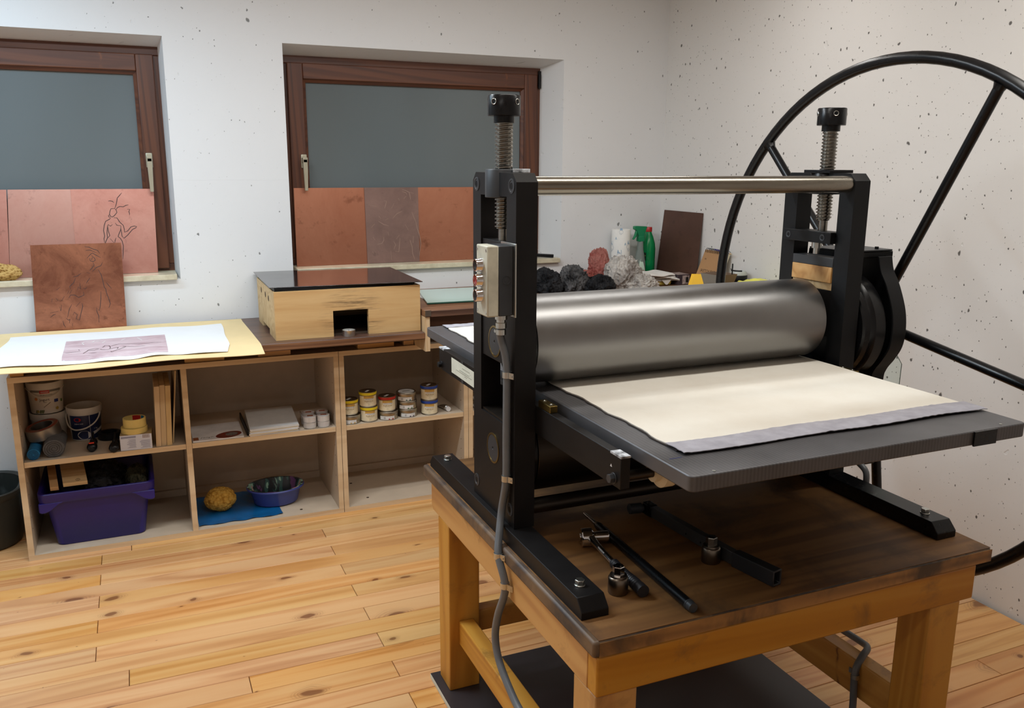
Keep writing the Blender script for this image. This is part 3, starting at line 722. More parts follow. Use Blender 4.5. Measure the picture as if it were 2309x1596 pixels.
YA, YBk, CY = 1.734, 1.998, 1.866
for side, fx, fx1 in (('l', 0.756, 0.808), ('r', 1.718, 1.770)):
    mb = MB(); c = 0.019
    zt = 1.530
    mb.prism([(YA, FZ + 0.0005), (1.787, FZ + 0.0005), (1.787, 1.478), (1.787, zt), (YA + c, zt), (YA, zt - c)], 'x', fx, fx1)
    mb.prism([(1.946, FZ + 0.0005), (YBk, FZ + 0.0005), (YBk, zt - c), (YBk - c, zt), (1.946, zt), (1.946, 1.478)], 'x', fx, fx1)
    mb.prism([(1.787, 1.478), (1.946, 1.478), (1.946, zt), (1.787, zt)], 'x', fx, fx1)
    mb.prism([(1.787, FZ + 0.0005), (1.946, FZ + 0.0005), (1.946, 0.945), (1.787, 0.945)], 'x', fx, fx1)
    fr = obj('side_frame', mb, M['blackpaint2'] if side == 'l' else M['blackpaint'], pr, ang=20)
    sgn = -1 if side == 'l' else 1
    xo = fx if side == 'l' else fx1
    for yy, zz in ((1.759, 1.502), (1.972, 1.502), (1.760, 0.745), (1.977, 0.745)):
        mb = MB(); mb.lathe((xo, yy, zz), [(0.0165, 0.0), (0.0165, sgn * 0.0012), (0.0125, sgn * 0.0014), (0.0115, -sgn * 0.001)], 24, 'x', False, False)
        mb.lathe((xo, yy, zz), [(0.0115, sgn * 0.0004), (0.0075, sgn * 0.0006)], 24, 'x')
        bt = obj('socket_screw', mb, M['gunmetal'], fr, ang=50)
    # sliding bearing blocks
    mb = MB(); mb.box(fx + 0.004, fx1 - 0.004, 1.7875, 1.9455, 1.088, 1.374 if side == 'l' else 1.215)
    ub = obj('upper_bearing_block', mb, M['blackpaint2'], pr, bevel=0.001)
    if side == 'r':
        mb = MB(); mb.box(fx + 0.003, fx1 - 0.004, 1.790, 1.943, 1.2155, 1.236); obj('wooden_wedge', mb, M['box_pine'], pr, bevel=0.001)
        mb = MB(); mb.box(fx - 0.003, fx1 - 0.004, 1.790, 1.943, 1.2365, 1.279); obj('wooden_wedge', mb, M['pine_block'], pr, bevel=0.001)
        mb = MB(); mb.box(fx - 0.001, fx1 - 0.004, 1.788, 1.945, 1.2795, 1.304); obj('pressure_plate', mb, M['gunmetal'], pr, bevel=0.001)
        mb = MB(); mb.box(fx - 0.018, fx - 0.0005, 1.787, 1.973, 1.343, 1.374); rb = obj('retainer_bar', mb, M['blackpaint'], pr, bevel=0.0015)
        mb = MB(); mb.box(fx, fx1 - 0.01, 1.788, 1.945, 1.343, 1.373); obj('screw_nut_block', mb, M['blackpaint'], pr)
        for yy in (1.818, 1.952):
            mb = MB(); mb.lathe((fx - 0.018, yy, 1.3585), [(0.0095, 0.0), (0.0095, -0.0008), (0.007, -0.001), (0.0045, 0.0005)], 20, 'x')
            obj('socket_screw', mb, M['gunmetal'], rb, ang=50)
        mb = MB(); mb.cyl((fx + 0.01, CY, 1.326), (fx + 0.01, CY, 1.343), 0.014); mb.cyl((fx + 0.01, CY, 1.310), (fx + 0.01, CY, 1.326), 0.009); obj('screw_tip', mb, M['zinc'], pr)
    for zz in (1.1335, 0.866):
        xs = fx + 0.004 if side == 'l' else fx1 - 0.004
        if zz < 1: xs = xo
        mb = MB(); mb.lathe((xs, CY, zz), [(0.0385, 0.0), (0.0385, sgn * 0.0014), (0.034, sgn * 0.0016), (0.0335, -sgn * 0.001)], 40, 'x')
        rg = obj('bearing_ring', mb, M['brass'], pr, ang=50)
        mb = MB(); mb.lathe((xs, CY, zz), [(0.0332, sgn * 0.0002), (0.0332, sgn * 0.0009), (0.004, sgn * 0.0011), (0.003, -sgn * 0.001), (0.0001, -sgn * 0.001)], 40, 'x'); obj('bearing_cap', mb, M['gunmetal'], rg)
    mb = MB(); mb.box(fx + 0.004, fx1 - 0.004, 1.7875, 1.9455, 0.9455, 0.952); obj('bearing_shim', mb, M['roller_dark'], pr)
    # pressure screw
    sx = (fx + fx1) / 2
    mb = MB()
    mb.lathe((sx, CY, 0), [(0.0001, 1.372), (0.0125, 1.372), (0.0125, 1.401), (0.0165, 1.402)], 28)
    turns, z0, z1, n = 27, 1.402, 1.642, 26
    L = []; steps = turns * 4
    for i in range(n):
        pass
    prof = []
    for k in range(turns):
        zb = z0 + (z1 - z0) * k / turns; h = (z1 - z0) / turns
        prof += [(0.0168, zb), (0.0172, zb + 0.22 * h), (0.0208, zb + 0.42 * h), (0.0208, zb + 0.72 * h), (0.0172, zb + 0.95 * h)]
    # helical thread: shift each radial line by one pitch per turn
    hp = (z1 - z0) / turns; L = []
    for r, zz in prof + [(0.0168, z1)]:
        L.append([(sx + r * math.cos(2 * PI * i / n), CY + r * math.sin(2 * PI * i / n), min(max(zz + hp * (i / n - 0.5), z0), z1)) for i in range(n)])
    mb.loft(L, False, False)
    sc = obj('pressure_screw', mb, M['screw'], pr, ang=25)
    mb = MB(); mb.lathe((sx, CY, 0), [(0.0165, 1.640), (0.0242, 1.6405), (0.0242, 1.6555), (0.0372, 1.656), (0.0378, 1.658), (0.0378, 1.699), (0.0362, 1.7012), (0.0001, 1.7015)], 40)
    cp = obj('screw_cap', mb, M['black_gloss'], sc, ang=40)
    for k in range(4):
        th = (-2.62 if side == 'l' else -2.05) + k * PI / 2
        d = Vector((math.cos(th), math.sin(th), 0)); p = Vector((sx, CY, 1.686))
        mb = MB(); mb.tube([tuple(p + d * 0.0379 + 0.0062 * (math.cos(a) * Vector((-d.y, d.x, 0)) + math.sin(a) * Vector((0, 0, 1)))) for a in [2 * PI * q / 18 for q in range(18)]], 0.0009, 6, True)
        rim = obj('tommy_hole_rim', mb, M['zinc'], cp)
        mb = MB(); mb.cyl(tuple(p + d * 0.0372), tuple(p + d * 0.0380), 0.0057, n=18); obj('tommy_hole', mb, M['blackpaint'], cp)
    # nut bulging out of the frame top
    mb = MB(); mb.lathe((sx, CY, 0), [(0.0425, 1.4735), (0.0435, 1.4745), (0.0435, 1.5355), (0.042, 1.5375), (0.0212, 1.5378), (0.0212, 1.4735)], 44); mb.lathe((sx, CY, 0), [(0.0212, 1.4735), (0.0425, 1.4735)], 44)
    nu = obj('screw_nut', mb, M['gunmetal'] if side == 'l' else M['black_gloss'], pr, ang=40)
    mb = MB(); mb.prism([(sx + 0.001, CY - 0.050), (sx + 0.046, CY - 0.046), (sx + 0.049, CY - 0.010), (sx + 0.026, CY - 0.004), (sx + 0.010, CY - 0.024)] if side == 'l' else [(sx - 0.035, CY - 0.048), (sx + 0.046, CY - 0.048), (sx + 0.052, CY + 0.03), (sx - 0.055, CY + 0.03)], 'z', 1.5301, 1.5385)
    obj('lock_plate', mb, M['white_chip'] if side == 'l' else M['black_gloss'], nu, bevel=0.001)

# tie rods
for yy, zz, r, nm in ((1.759, 1.502, 0.0215, 'top_tie_rod'), (1.972, 1.502, 0.0150, 'top_tie_rod'), (1.760, 0.745, 0.019, 'lower_tie_rod'), (1.977, 0.745, 0.019, 'lower_tie_rod')):
    mb = MB(); mb.cyl((0.8085, yy, zz), (1.7175, yy, zz), r, n=36); obj(nm, mb, M['tie_rod'] if zz > 1 else M['roller_dark'], pr)
# rollers
RC, RR = 1.1335, 0.1080
mb = MB(); mb.lathe((0, CY, RC), [(0.03, 0.8095), (0.03, 0.824), (RR - 0.001, 0.8245), (RR, 0.8255), (RR, 1.6835), (RR - 0.001, 1.6845), (0.03, 1.685), (0.03, 1.717)], 96, 'x')
ro = obj('upper_roller', mb, M['roller'], pr, ang=30)
mb = MB(); mb.cyl((0.8115, CY, RC), (0.8205, CY, RC), 0.1135, n=64); obj('roller_end_disc', mb, M['black_gloss'], pr, bevel=0.001)
mb = MB(); mb.lathe((0, CY, 0.8675), [(0.03, 0.8095), (0.03, 0.826), (0.1165, 0.8265), (0.1175, 0.828), (0.1175, 1.682), (0.1165, 1.684), (0.03, 1.685), (0.03, 1.717)], 96, 'x'); obj('lower_roller', mb, M['roller_dark'], pr, ang=30)
mb = MB(); mb.cyl((0.8115, CY, 0.8675), (0.8225, CY, 0.8675), 0.1195, n=64); obj('roller_end_disc', mb, M['black_gloss'], pr, bevel=0.001)
# bed
_t = NT('planed_bed_steel'); _v = _t.coord((1, 1, 1))
_wv = _t.n('ShaderNodeTexWave'); _wv.bands_direction = 'X'; _wv.inputs['Scale'].default_value = 38.0; _wv.inputs['Distortion'].default_value = 0.25; _t.l(_v, _wv.inputs['Vector'])
_f = _t.noise(_v, 7, 5, 0.6)
_t.set(color=_t.mix(_t.math('MULTIPLY', _wv.outputs['Fac'], 0.35), _t.ramp(_f, [(0.3, sr(70, 69, 70)), (0.7, sr(92, 91, 93))]), sr(112, 111, 114)), metal=0.35, rough=0.44)
_t.bump(_wv.outputs['Fac'], 0.06, 0.001)
M['bed'] = _t.m
BZ = 1.020
mb = MB(); mb.loft([[(p[0], p[1], z) for p in rrect(1.2705, 1.9235, 0.4255, 0.7555, 0.014, 0)] for z in (0.9895, BZ)])
bd = obj('press_bed', mb, M['bed'], pr, bevel=0.0025)
for x, y in ((0.900, 1.179), (1.632, 1.182), (0.900, 2.665)):
    mb = MB(); mb.cyl((x, y, BZ), (x, y, BZ + 0.0012), 0.0032, n=12); obj('bed_pin', mb, M['zinc'], bd)
mb = MB(); mb.box(0.862, 0.889, 1.262, 1.2632, BZ + 0.0001, BZ + 0.0004); mb.box(1.676, 1.694, 1.292, 1.2932, BZ + 0.0001, BZ + 0.0004); obj('blue_register_mark', mb, plain('blue_pen', sr(40, 52, 130), 0.6), bd)
mb = MB(); mb.box(1.535, 1.600, 1.1635, 1.1675, 0.9885, 1.0195); obj('tape_patch', mb, M['black_gloss'], bd)
for x in (0.93, 1.68):
    mb = MB(); mb.lathe((x, 1.205, 0.9895), [(0.0001, -0.012), (0.012, -0.011), (0.013, -0.004), (0.009, 0.0)], 20); obj('stop_button', mb, M['nylon'], bd)
# guide rails
for side, rx, rx1 in (('l', 0.8088, 0.8300), ('r', 1.697, 1.7175)):
    mb = MB(); mb.box(rx, rx1, 1.345, 2.436, 0.937, 1.0035)
    rl = obj('guide_rail', mb, M['blackpaint2'], pr, bevel=0.0015)
    if side == 'l':
        for ya, yb_ in ((1.3445, 1.386), (2.392, 2.4365)):
            mb = MB(); mb.box(rx - 0.0004, rx1 + 0.0003, ya, yb_, 1.0003, 1.0043); obj('white_index_mark', mb, M['white_chip'], rl)
        mb = MB(); mb.prism([(1.378, 0.9735), (1.385, 0.9735), (1.3815, 0.979)], 'x', rx - 0.0006, rx); obj('white_arrow_mark', mb, M['white_print'], rl)
        for yy, mt in ((1.370, 'gunmetal'), (2.414, 'blackpaint')):
            mb = MB(); mb.cyl((rx - 0.002, yy, 0.9535), (rx, yy, 0.9535), 0.0112, n=20); mb.cyl((rx - 0.012, yy, 0.9535), (rx - 0.002, yy, 0.9535), 0.0098, n=6); obj('hex_bolt', mb, M[mt], rl, bevel=0.0008)
        st = MB(); st.grid(8, 1, lambda u, v: (rx - 0.0008 - 0.006 * max(0, 0.25 - u) ** 1.4, 2.318 - 0.208 * u, 0.947 + 0.045 * v + 0.004 * (1 - u))); sk = obj('paper_label', st, M['sticker'], rl)
        fa = MB()
        for q in range(6): fa.box(rx - 0.0012, rx - 0.00095, 2.30 - 0.16 * random.random() - 0.02, 2.20 - 0.06 * random.random(), 0.956 + 0.005 * q, 0.9572 + 0.005 * q)
        obj('label_print', fa, M['pencil'], sk)
        mb = MB(); mb.box(rx - 0.0005, rx, 2.222, 2.240, 0.937, 1.003); obj('tape_strip', mb, M['gunmetal'], rl)
    for yy in (1.660, 2.018):
        mb = MB(); mb.box(rx + 0.001, rx1 - 0.001, yy, yy + 0.062, 1.004, 1.020)
        bk = obj('brass_guide_block', mb, M['brass'], rl, bevel=0.0012)
        for q in (0.014, 0.048):
            mb = MB(); mb.lathe(((rx + rx1) / 2, yy + q, 1.020), [(0.0045, 0.0), (0.0045, 0.001), (0.002, 0.0012), (0.001, 0.0002)], 12); obj('screw_head', mb, M['zinc'], bk)
for yy in (1.370, 2.414):
    mb = MB(); mb.cyl((0.8303, yy, 0.9535), (1.6967, yy, 0.9535), 0.0105, n=24); obj('support_axle', mb, M['roller_dark'], pr)
    for xx in (0.895, 1.62):
        mb = MB(); mb.lathe((0, yy, 0.9535), [(0.0108, xx), (0.020, xx), (0.020, xx + 0.012), (0.0255, xx + 0.0125), (0.0335, xx + 0.016), (0.0335, xx + 0.040), (0.0255, xx + 0.043), (0.0108, xx + 0.043)], 30, 'x'); obj('nylon_support_roller', mb, M['nylon'], pr, ang=40)
# control box
mb = MB(); mb.box(0.7525, 0.7557, 1.728, 1.812, 1.214, 1.378); cb = obj('control_bracket', mb, M['zinc'], pr, bevel=0.0008)
mb = MB(); mb.box(0.7185, 0.7522, 1.740, 1.806, 1.217, 1.3735); bx = obj('control_box_base', mb, M['gunmetal'], pr, bevel=0.002)
mb = MB(); mb.lathe((0.7365, 1.740, 1.298), [(0.0105, 0.0), (0.0105, -0.0006), (0.0092, -0.0008), (0.0088, 0.0004), (0.005, 0.0004), (0.0046, -0.0004), (0.0001, -0.0004)], 24, 'y'); obj('knockout_disc', mb, M['gunmetal'], bx, ang=50)
mb = MB(); mb.box(0.6905, 0.7183, 1.7395, 1.8065, 1.2165, 1.374); ld = obj('control_box_lid', mb, M['cream'], pr, bevel=0.003)
for zz in (1.226, 1.364):
    for yy in (1.747, 1.799):
        mb = MB(); mb.lathe((0.6905, yy, zz), [(0.0034, 0.0), (0.0034, -0.0006), (0.0005, -0.0009)], 12, 'x', False, True); obj('lid_screw', mb, M['zinc'], ld)
for zz, cc in ((1.330, 'blackpaint'), (1.2965, 'red'), (1.2625, 'blackpaint')):
    mb = MB(); mb.lathe((0.6905, 1.7735, zz), [(0.0155, 0.0), (0.0155, -0.004), (0.0145, -0.0055), (0.0140, -0.0150), (0.0132, -0.0162), (0.0112, -0.0162), (0.0108, -0.0105)], 32, 'x')
    pb = obj('push_button_bezel', mb, M['chrome'], ld, ang=35)
    mb = MB(); mb.lathe((0.6905, 1.7735, zz), [(0.0107, -0.009), (0.0107, -0.0118), (0.0100, -0.0126), (0.0001, -0.0128)], 28, 'x'); mb.box(0.6774, 0.6778, 1.7730, 1.7740, zz - 0.004, zz + 0.004); mb.box(0.6774, 0.6778, 1.7695, 1.7775, zz - 0.0006, zz + 0.0006); obj('push_button', mb, M[cc], pb)
mb = MB(); mb.lathe((0.731, 1.757, 0), [(0.0001, 1.188), (0.0125, 1.188), (0.0125, 1.200), (0.0105, 1.201), (0.0105, 1.207), (0.0140, 1.208), (0.0140, 1.217)], 24); obj('cable_gland', mb, M['zinc'], pr, ang=40)

# gear, guard, cover and wheel on the right
GX, GY, GZ = 1.96, 1.863, 1.105
mb = MB(); mb.lathe((0, GY, GZ), [(0.03, 1.7795), (0.140, 1.7800), (0.146, 1.784), (0.148, 1.800), (0.154, 1.806), (0.157, 1.812), (0.157, 1.846), (0.153, 1.852), (0.140, 1.8535), (0.03, 1.8540)], 72, 'x'); obj('gear_drum', mb, M['black_gloss'], pr, ang=25)
mb = MB(); mb.prism([(1.765, 0.7055), (1.965, 0.7055), (1.975, 1.02), (1.955, 1.20), (1.94, 1.318), (1.79, 1.318), (1.766, 1.20), (1.752, 1.02)], 'x', 1.7702, 1.7785); obj('gear_back_plate', mb, M['blackpaint'], pr)
mb = MB(); mb.cyl((1.7705, GY, GZ), (2.000, GY, GZ), 0.024, n=24); obj('drive_shaft', mb, M['roller_dark'], pr)
gp = cr([(1.772, 1.306), (1.762, 1.270), (1.735, 1.228), (1.708, 1.165), (1.700, 1.110), (1.706, 1.062), (1.728, 1.022), (1.752, 0.988), (1.760, 0.950), (1.762, 0.80), (1.762, 0.7055)], 5)
out = [(y - 0.006, z) for y, z in gp]
mb = MB(); mb.prism([tuple(p) for p in gp] + [tuple(p) for p in out[::-1]], 'x', 1.860, 1.908)
mb2 = [(2 * GY - y, z) for y, z in gp]; ou2 = [(y + 0.006, z) for y, z in mb2]
mb.prism(mb2 + ou2[::-1], 'x', 1.860, 1.908)
mb.prism([tuple(p) for p in gp] + mb2[::-1], 'x', 1.9082, 1.9115)
gd = obj('gear_guard', mb, M['blackpaint'], pr, bevel=0.001)
mb = MB(); mb.prism([(1.790, 1.300), (1.936, 1.300), (1.936, 1.318), (1.790, 1.318)], 'y', 1.790, 1.935); mb.box(1.7702, 1.792, 1.79, 1.935, 1.22, 1.318); cv = obj('gear_cover', mb, M['blackpaint'], pr, bevel=0.003)
mb = MB(); mb.box(1.7705, 1.930, 1.788, 1.940, 1.3185, 1.3225); obj('cover_plate', mb, M['gunmetal'], cv, bevel=0.001)
mb = MB(); mb.cyl((1.893, 1.81, 1.3225), (1.893, 1.81, 1.329), 0.006, n=6); obj('hex_bolt', mb, M['blackpaint'], cv)
_t = NT('clear_acrylic'); _t.set(color=_t.mix(_t.noise(_t.coord(), 3, 2), sr(236, 244, 240), sr(228, 240, 236)), trans=1.0, rough=0.02, ior=1.02)
mb = MB(); mb.prism([(1.770, 1.06), (1.736, 1.03), (1.716, 1.008), (1.720, 0.74), (1.770, 0.74)], 'x', 1.928, 1.931); ac = obj('acrylic_guard', mb, _t.m, pr)
mb = MB(); mb.tube([(1.9295, 1.737, 1.032), (1.9295, 1.7155, 1.0085), (1.9295, 1.7195, 0.74)], 0.0011, 6); obj('acrylic_edge', mb, plain('green_acrylic_edge', sr(96, 120, 110), 0.3), ac)
mb = MB(); mb.tube(cr([(GX, GY + 0.734 * math.cos(a), GZ + 0.734 * math.sin(a)) for a in [2 * PI * q / 96 for q in range(96)]], 1, True), 0.0168, 14, True)
wh = obj('hand_wheel', mb, M['black_gloss'], pr, ang=60)
for k in range(5):
    a = math.radians(45 + 72 * k)
    mb = MB(); d = (0, math.cos(a), math.sin(a))
    P = lambda r: (GX, GY + d[1] * r, GZ + d[2] * r)
    mb.cyl(P(0.035), P(0.722), 0.0138, n=20); mb.lathe((0, 0, 0), [(0.001, 0), (0.002, 0)], 4) if False else None
    mb.tube([P(0.706), P(0.716), P(0.722)], [0.0138, 0.017, 0.020], 14)
    obj('spoke', mb, M['black_gloss'], wh, ang=50)
mb = MB(); mb.lathe((0, GY, GZ), [(0.0245, 1.912), (0.045, 1.913), (0.048, 1.92), (0.048, 1.998), (0.045, 2.002), (0.001, 2.004)], 32, 'x'); obj('wheel_hub', mb, M['black_gloss'], wh, ang=40)
mb = MB(); mb.tube(cr([(1.79, 1.80, 0.80), (1.79, 1.74, 0.752), (1.79, 1.695, 0.738), (1.79, 1.672, 0.722), (1.79, 1.668, 0.69)], 5), 0.0085, 12); obj('bent_conduit', mb, M['hose'], pr)

# conduit hose down the left side
hz = thing('conduit_hose', 'grey flexible conduit hanging from the control box down to the floor', 'hose', (0.725, 1.7, ZS), PR)
hp = cr([(0.731, 1.757, 1.190), (0.732, 1.764, 1.168), (0.7425, 1.758, 1.122), (0.7455, 1.7565, 1.08), (0.7455, 1.7565, 1.02), (0.7455, 1.7575, 0.92), (0.7455, 1.759, 0.82), (0.742, 1.776, 0.74), (0.728, 1.757, 0.688), (0.7165, 1.735, 0.645), (0.7225, 1.706, 0.575), (0.716, 1.735, 0.490), (0.714, 1.747, 0.425), (0.716, 1.722, 0.368), (0.722, 1.648, 0.315), (0.728, 1.56, 0.28), (0.730, 1.46, 0.19), (0.730, 1.36, 0.08), (0.731, 1.26, 0.028), (0.735, 1.12, 0.0272)], 6)
mb = MB(); mb.tube(hp, 0.0093, 14); obj('hose', mb, M['hose'], hz)
for (x, y, z), (ex, ey, ez) in (((0.7455, 1.7566, 1.078), (0.7535, 1.738, 1.076)), ((0.7455, 1.7588, 0.826), (0.7535, 1.740, 0.824)), ((0.7165, 1.735, 0.645), (0.7245, 1.716, 0.643)), ((0.7225, 1.708, 0.580), (0.733, 1.690, 0.574))):
    mb = MB(); mb.lathe((x, y, z), [(0.0098, -0.007), (0.0112, -0.007), (0.0112, 0.007), (0.0098, 0.007)], 22)
    mb.add([(x - 0.002, y - 0.009, z - 0.007), (ex, ey, ez - 0.007), (ex, ey, ez + 0.007), (x - 0.002, y - 0.009, z + 0.007), (x + 0.001, y - 0.009, z - 0.007), (ex + 0.0015, ey, ez - 0.007), (ex + 0.0015, ey, ez + 0.007), (x + 0.001, y - 0.009, z + 0.007)], [(0, 1, 2, 3), (7, 6, 5, 4), (1, 5, 6, 2), (0, 3, 7, 4), (0, 4, 5, 1), (3, 2, 6, 7)])
    mb.cyl((ex - 0.003, ey + 0.004, ez), (ex + 0.002, ey + 0.004, ez), 0.0032, n=10)
    obj('pipe_clip', mb, M['zinc'], hz, ang=40)
mb = MB(); mb.lathe((0.7315, 1.7585, 1.1785), [(0.0098, -0.006), (0.0115, -0.006), (0.0115, 0.006), (0.0098, 0.006)], 22); mb.cyl((0.722, 1.772, 1.1785), (0.736, 1.775, 1.1785), 0.004, n=10); obj('hose_clamp', mb, M['zinc'], hz, ang=40)
# second hose by the right stretcher
h2 = thing('conduit_hose', 'grey conduit bent over the right-hand bench stretcher beside the front leg', 'hose', (1.70, 1.6, ZS), PR)
mb = MB(); mb.tube(cr([(1.735, 1.90, 0.33), (1.735, 1.80, 0.290), (1.735, 1.70, 0.268), (1.730, 1.58, 0.272), (1.712, 1.535, 0.280), (1.680, 1.520, 0.270), (1.655, 1.515, 0.235), (1.655, 1.512, 0.15), (1.655, 1.505, 0.06), (1.655, 1.46, 0.0265)], 6), 0.0093, 14); obj('hose', mb, M['hose'], h2)
mb = MB(); mb.lathe((1.655, 1.5145, 0.222), [(0.0098, -0.006), (0.0112, -0.006), (0.0112, 0.006), (0.0098, 0.006)], 22); mb.box(1.6635, 1.6665, 1.522, 1.545, 0.215, 0.229); obj('pipe_clip', mb, M['zinc'], h2, ang=40)
mb = MB(); mb.prism([(1.60, 0.50), (1.69, 0.50), (1.69, 0.312), (1.665, 0.290), (1.60, 0.312)], 'z', 0.3, 0.31) if False else None
mb = MB(); mb.prism([(1.640, 0.6275), (1.700, 0.6275), (1.700, 0.335), (1.690, 0.318), (1.640, 0.350)], 'y', 1.98, 1.984); tag(obj('control_flap', mb, M['gunmetal'], rot=PR), 'grey metal flap hanging under the bench by the right-hand stretcher', 'plate')

# felt blanket on the bed
fb = thing('felt_blanket', 'cream felt printing blanket lying on the press bed under the roller', 'blanket', (1.29, 1.95, BZ), PR)


def fx0(y): return 0.898 + 0.0028 * math.sin(y * 31) + 0.002 * math.sin(y * 67 + 1) + 0.006 * math.sin(y * 5.1)


def fz(x, y):
    e = max(0.0, 1.36 - y) / 0.10
    return BZ + 0.0046 + 0.0045 * e * e * (0.6 + 0.4 * math.sin(x * 9 + 1)) + 0.0006 * math.sin(x * 23) * math.sin(y * 19)


mb = MB(); mb.sheet(30, 60, lambda u, v: ((lambda y: (fx0(y) + (1.688 - fx0(y)) * u, y, fz(fx0(y) + (1.688 - fx0(y)) * u, y)))(1.318 + 1.302 * v)), 0.0022)
obj('top_felt', mb, M['felt_cream'], fb)
mb = MB(); mb.sheet(30, 60, lambda u, v: ((lambda y: (fx0(y) - 0.003 + 0.001 * math.sin(y * 140) + (1.690 - fx0(y)) * u, y, fz(fx0(y) + (1.688 - fx0(y)) * u, y) - 0.0024))(1.292 + 1.35 * v)), 0.0018)
obj('under_felt', mb, M['felt_grey'], fb)


def hem(y0, y1, nm):
    mb = MB()
    def f(u, v):
        x = 0.897 + 0.800 * u; yy = y0 + (y1 - y0) * v
        if nm: yy -= 0.012 * (u - 0.5) * 0 - 0.003 * math.sin(x * 17)
        z = fz(x, max(yy, 1.30)) + 0.0012 + 0.0012 * abs(mnoise.noise(Vector((x * 46 + yy * 30, yy * 22, 3.0 if nm else 9.0)))) * 2 - 0.0035 * max(0, (1 - v if nm else v) - 0.85) * 2
        return (x, yy, z)
    mb.sheet(150, 12, f, 0.0014); obj('cotton_hem', mb, M['hem'], fb)


hem(1.266, 1.328, True); hem(2.612, 2.665, False)

# ================================================================== COPPER PLATES ON THE SILLS


def leaning_plate(name, label, x_bl, x_br, x_tl, x_tr, y0, z0, y1, z1, mat, cat='copper plate', dz=0.0, th=0.0018, t_bl=0, t_br=0, t_tl=None, t_tr=None, group=None):
    d = Vector((0, y1 - y0, z1 - z0)); Ln = d.length; d.normalize(); n = Vector((1, 0, 0)).cross(d)  # points to -y
    if n.y > 0: n = -n
    mp = lambda x, t, o=0.0: tuple(Vector((x, y0, z0)) + d * t + n * (o + dz))
    t_tl = Ln if t_tl is None else t_tl; t_tr = Ln if t_tr is None else t_tr
    c = [(x_bl, t_bl), (x_br, t_br), (x_tr, t_tr), (x_tl, t_tl)]
    mb = MB(); mb.loft([[mp(*p, -th) for p in c], [mp(*p) for p in c]])
    o = tag(obj(name, mb, mat, smooth=False), label, cat, group)
    return o, mp


GP = 'copper etching plates leaning on the window sills'
pl, mpF = leaning_plate('copper_plate', 'pale pink copper plate with a line-drawn figure, leaning at the left window', -0.235, 0.0905, -0.2335, 0.1012, 4.205, 1.0586, 4.246, 1.43, M['copper_pink2'], dz=0.006, group=GP)
mb = MB()
for l in FIG: mb.ribbon(l, 0.0030, lambda x, y: mpF(x, y, 0.0003))
obj('drawn_figure', mb, M['ink_line'], pl, smooth=False)
leaning_plate('copper_plate', 'plain shiny pink copper plate behind the sponge at the left window', -0.496, -0.226, -0.4718, -0.224, 4.205, 1.0586, 4.246, 1.43, M['copper_pink'], dz=0.003, group=GP)
leaning_plate('copper_plate', 'stained copper plate cut off by the left picture edge on the left sill', -0.82, -0.4965, -0.80, -0.476, 4.205, 1.0586, 4.246, 1.43, M['copper_pink2'], dz=0.0005, group=GP)
leaning_plate('copper_plate', 'plain orange-red copper plate left of the dark plate at the right window', 0.7135, 1.066, 0.7225, 1.067, 4.205, 1.0586, 4.246, 1.43, M['copper_orange'], dz=0.001, group=GP)
pl, mpD = leaning_plate('etched_plate', 'dark tarnished plate with pale scratched lines at the right window', 1.0605, 1.331, 1.0645, 1.342, 4.205, 1.0586, 4.246, 1.43, M['copper_dark'], 'etching plate', dz=0.0045, group=GP)
mb = MB()
for l in DRK: mb.ribbon(l, 0.0030, lambda x, y: mpD(x, y, 0.0003))
obj('scratched_lines', mb, M['pale_line'], pl, smooth=False)
leaning_plate('copper_plate', 'plain orange copper plate behind the left press frame at the right window', 1.324, 1.66, 1.336, 1.672, 4.205, 1.0586, 4.246, 1.43, M['copper_orange'], dz=0.001, group=GP)
pl, mpS = leaning_plate('etched_copper_plate', 'brown copper plate with sketchy scratched lines standing behind the yellow sheet', -0.409, -0.0579, -0.3978, -0.0503, 4.066, 0.8365, 4.100, 1.206, M['copper_red'], 'copper plate', dz=0.0, th=0.002)
mb = MB()
for l in SML: mb.ribbon(l, 0.0026, lambda x, y: mpS(x, y, 0.0003))
tag(obj('scratched_lines', mb, M['ink_line'], pl, smooth=False), kind='stuff')
# big brown plate leaning on the right wall
mb = MB(); P = [(2.690, 3.721, DZ + 0.0004), (2.690, 4.098, DZ + 0.0004), (2.7225, 4.086, 1.304), (2.7225, 3.729, 1.304)]
mb.loft([P, [(p[0] + 0.003, p[1], p[2]) for p in P]])
tag(obj('brown_plate', mb, M['copper_brown'], smooth=False), 'tall dark brown plate leaning in the room corner beside the green bottle', 'plate')

# ================================================================== PAPER ON THE WORKTOP


def sheet_z(x, y):
    dr = max(0.0, 3.49 - y)
    return 0.8415 + 0.0035 * math.sin(x * 10.5 + 0.6) * min(1.0, max(0, 3.75 - y) * 3 + 0.25) - dr * 0.23 + (0.003 if y > 4.03 else 0)


def yellow(u, v):
    y = 3.385 + 0.010 * u + (4.052 - 3.385 + 0.008 * u) * v
    xl = -0.560; xr = 0.436 + (-0.012) * v
    x = xl + (xr - xl) * u
    return (x, y, sheet_z(x, y) + 0.0005)


mb = MB(); mb.sheet(60, 30, yellow, 0.0022)
tag(obj('yellow_paper_sheet', mb, plain('buff_yellow_card', sr(228, 204, 154), 0.7, var=0.04, scale=6)), 'large yellow card sheet overhanging the worktop edge under the white print', 'paper')


def pz(x, y): return sheet_z(x, y) + 0.0035 + 0.0030 * (1 + math.sin(x * 27 + 2.2 * math.sin(x * 7))) * max(0.0, (3.62 - y) * 4.2 if y < 3.62 else 0) + 0.0026 * (1 + math.sin(x * 19 + 1)) * max(0, (y - 3.86) * 5)


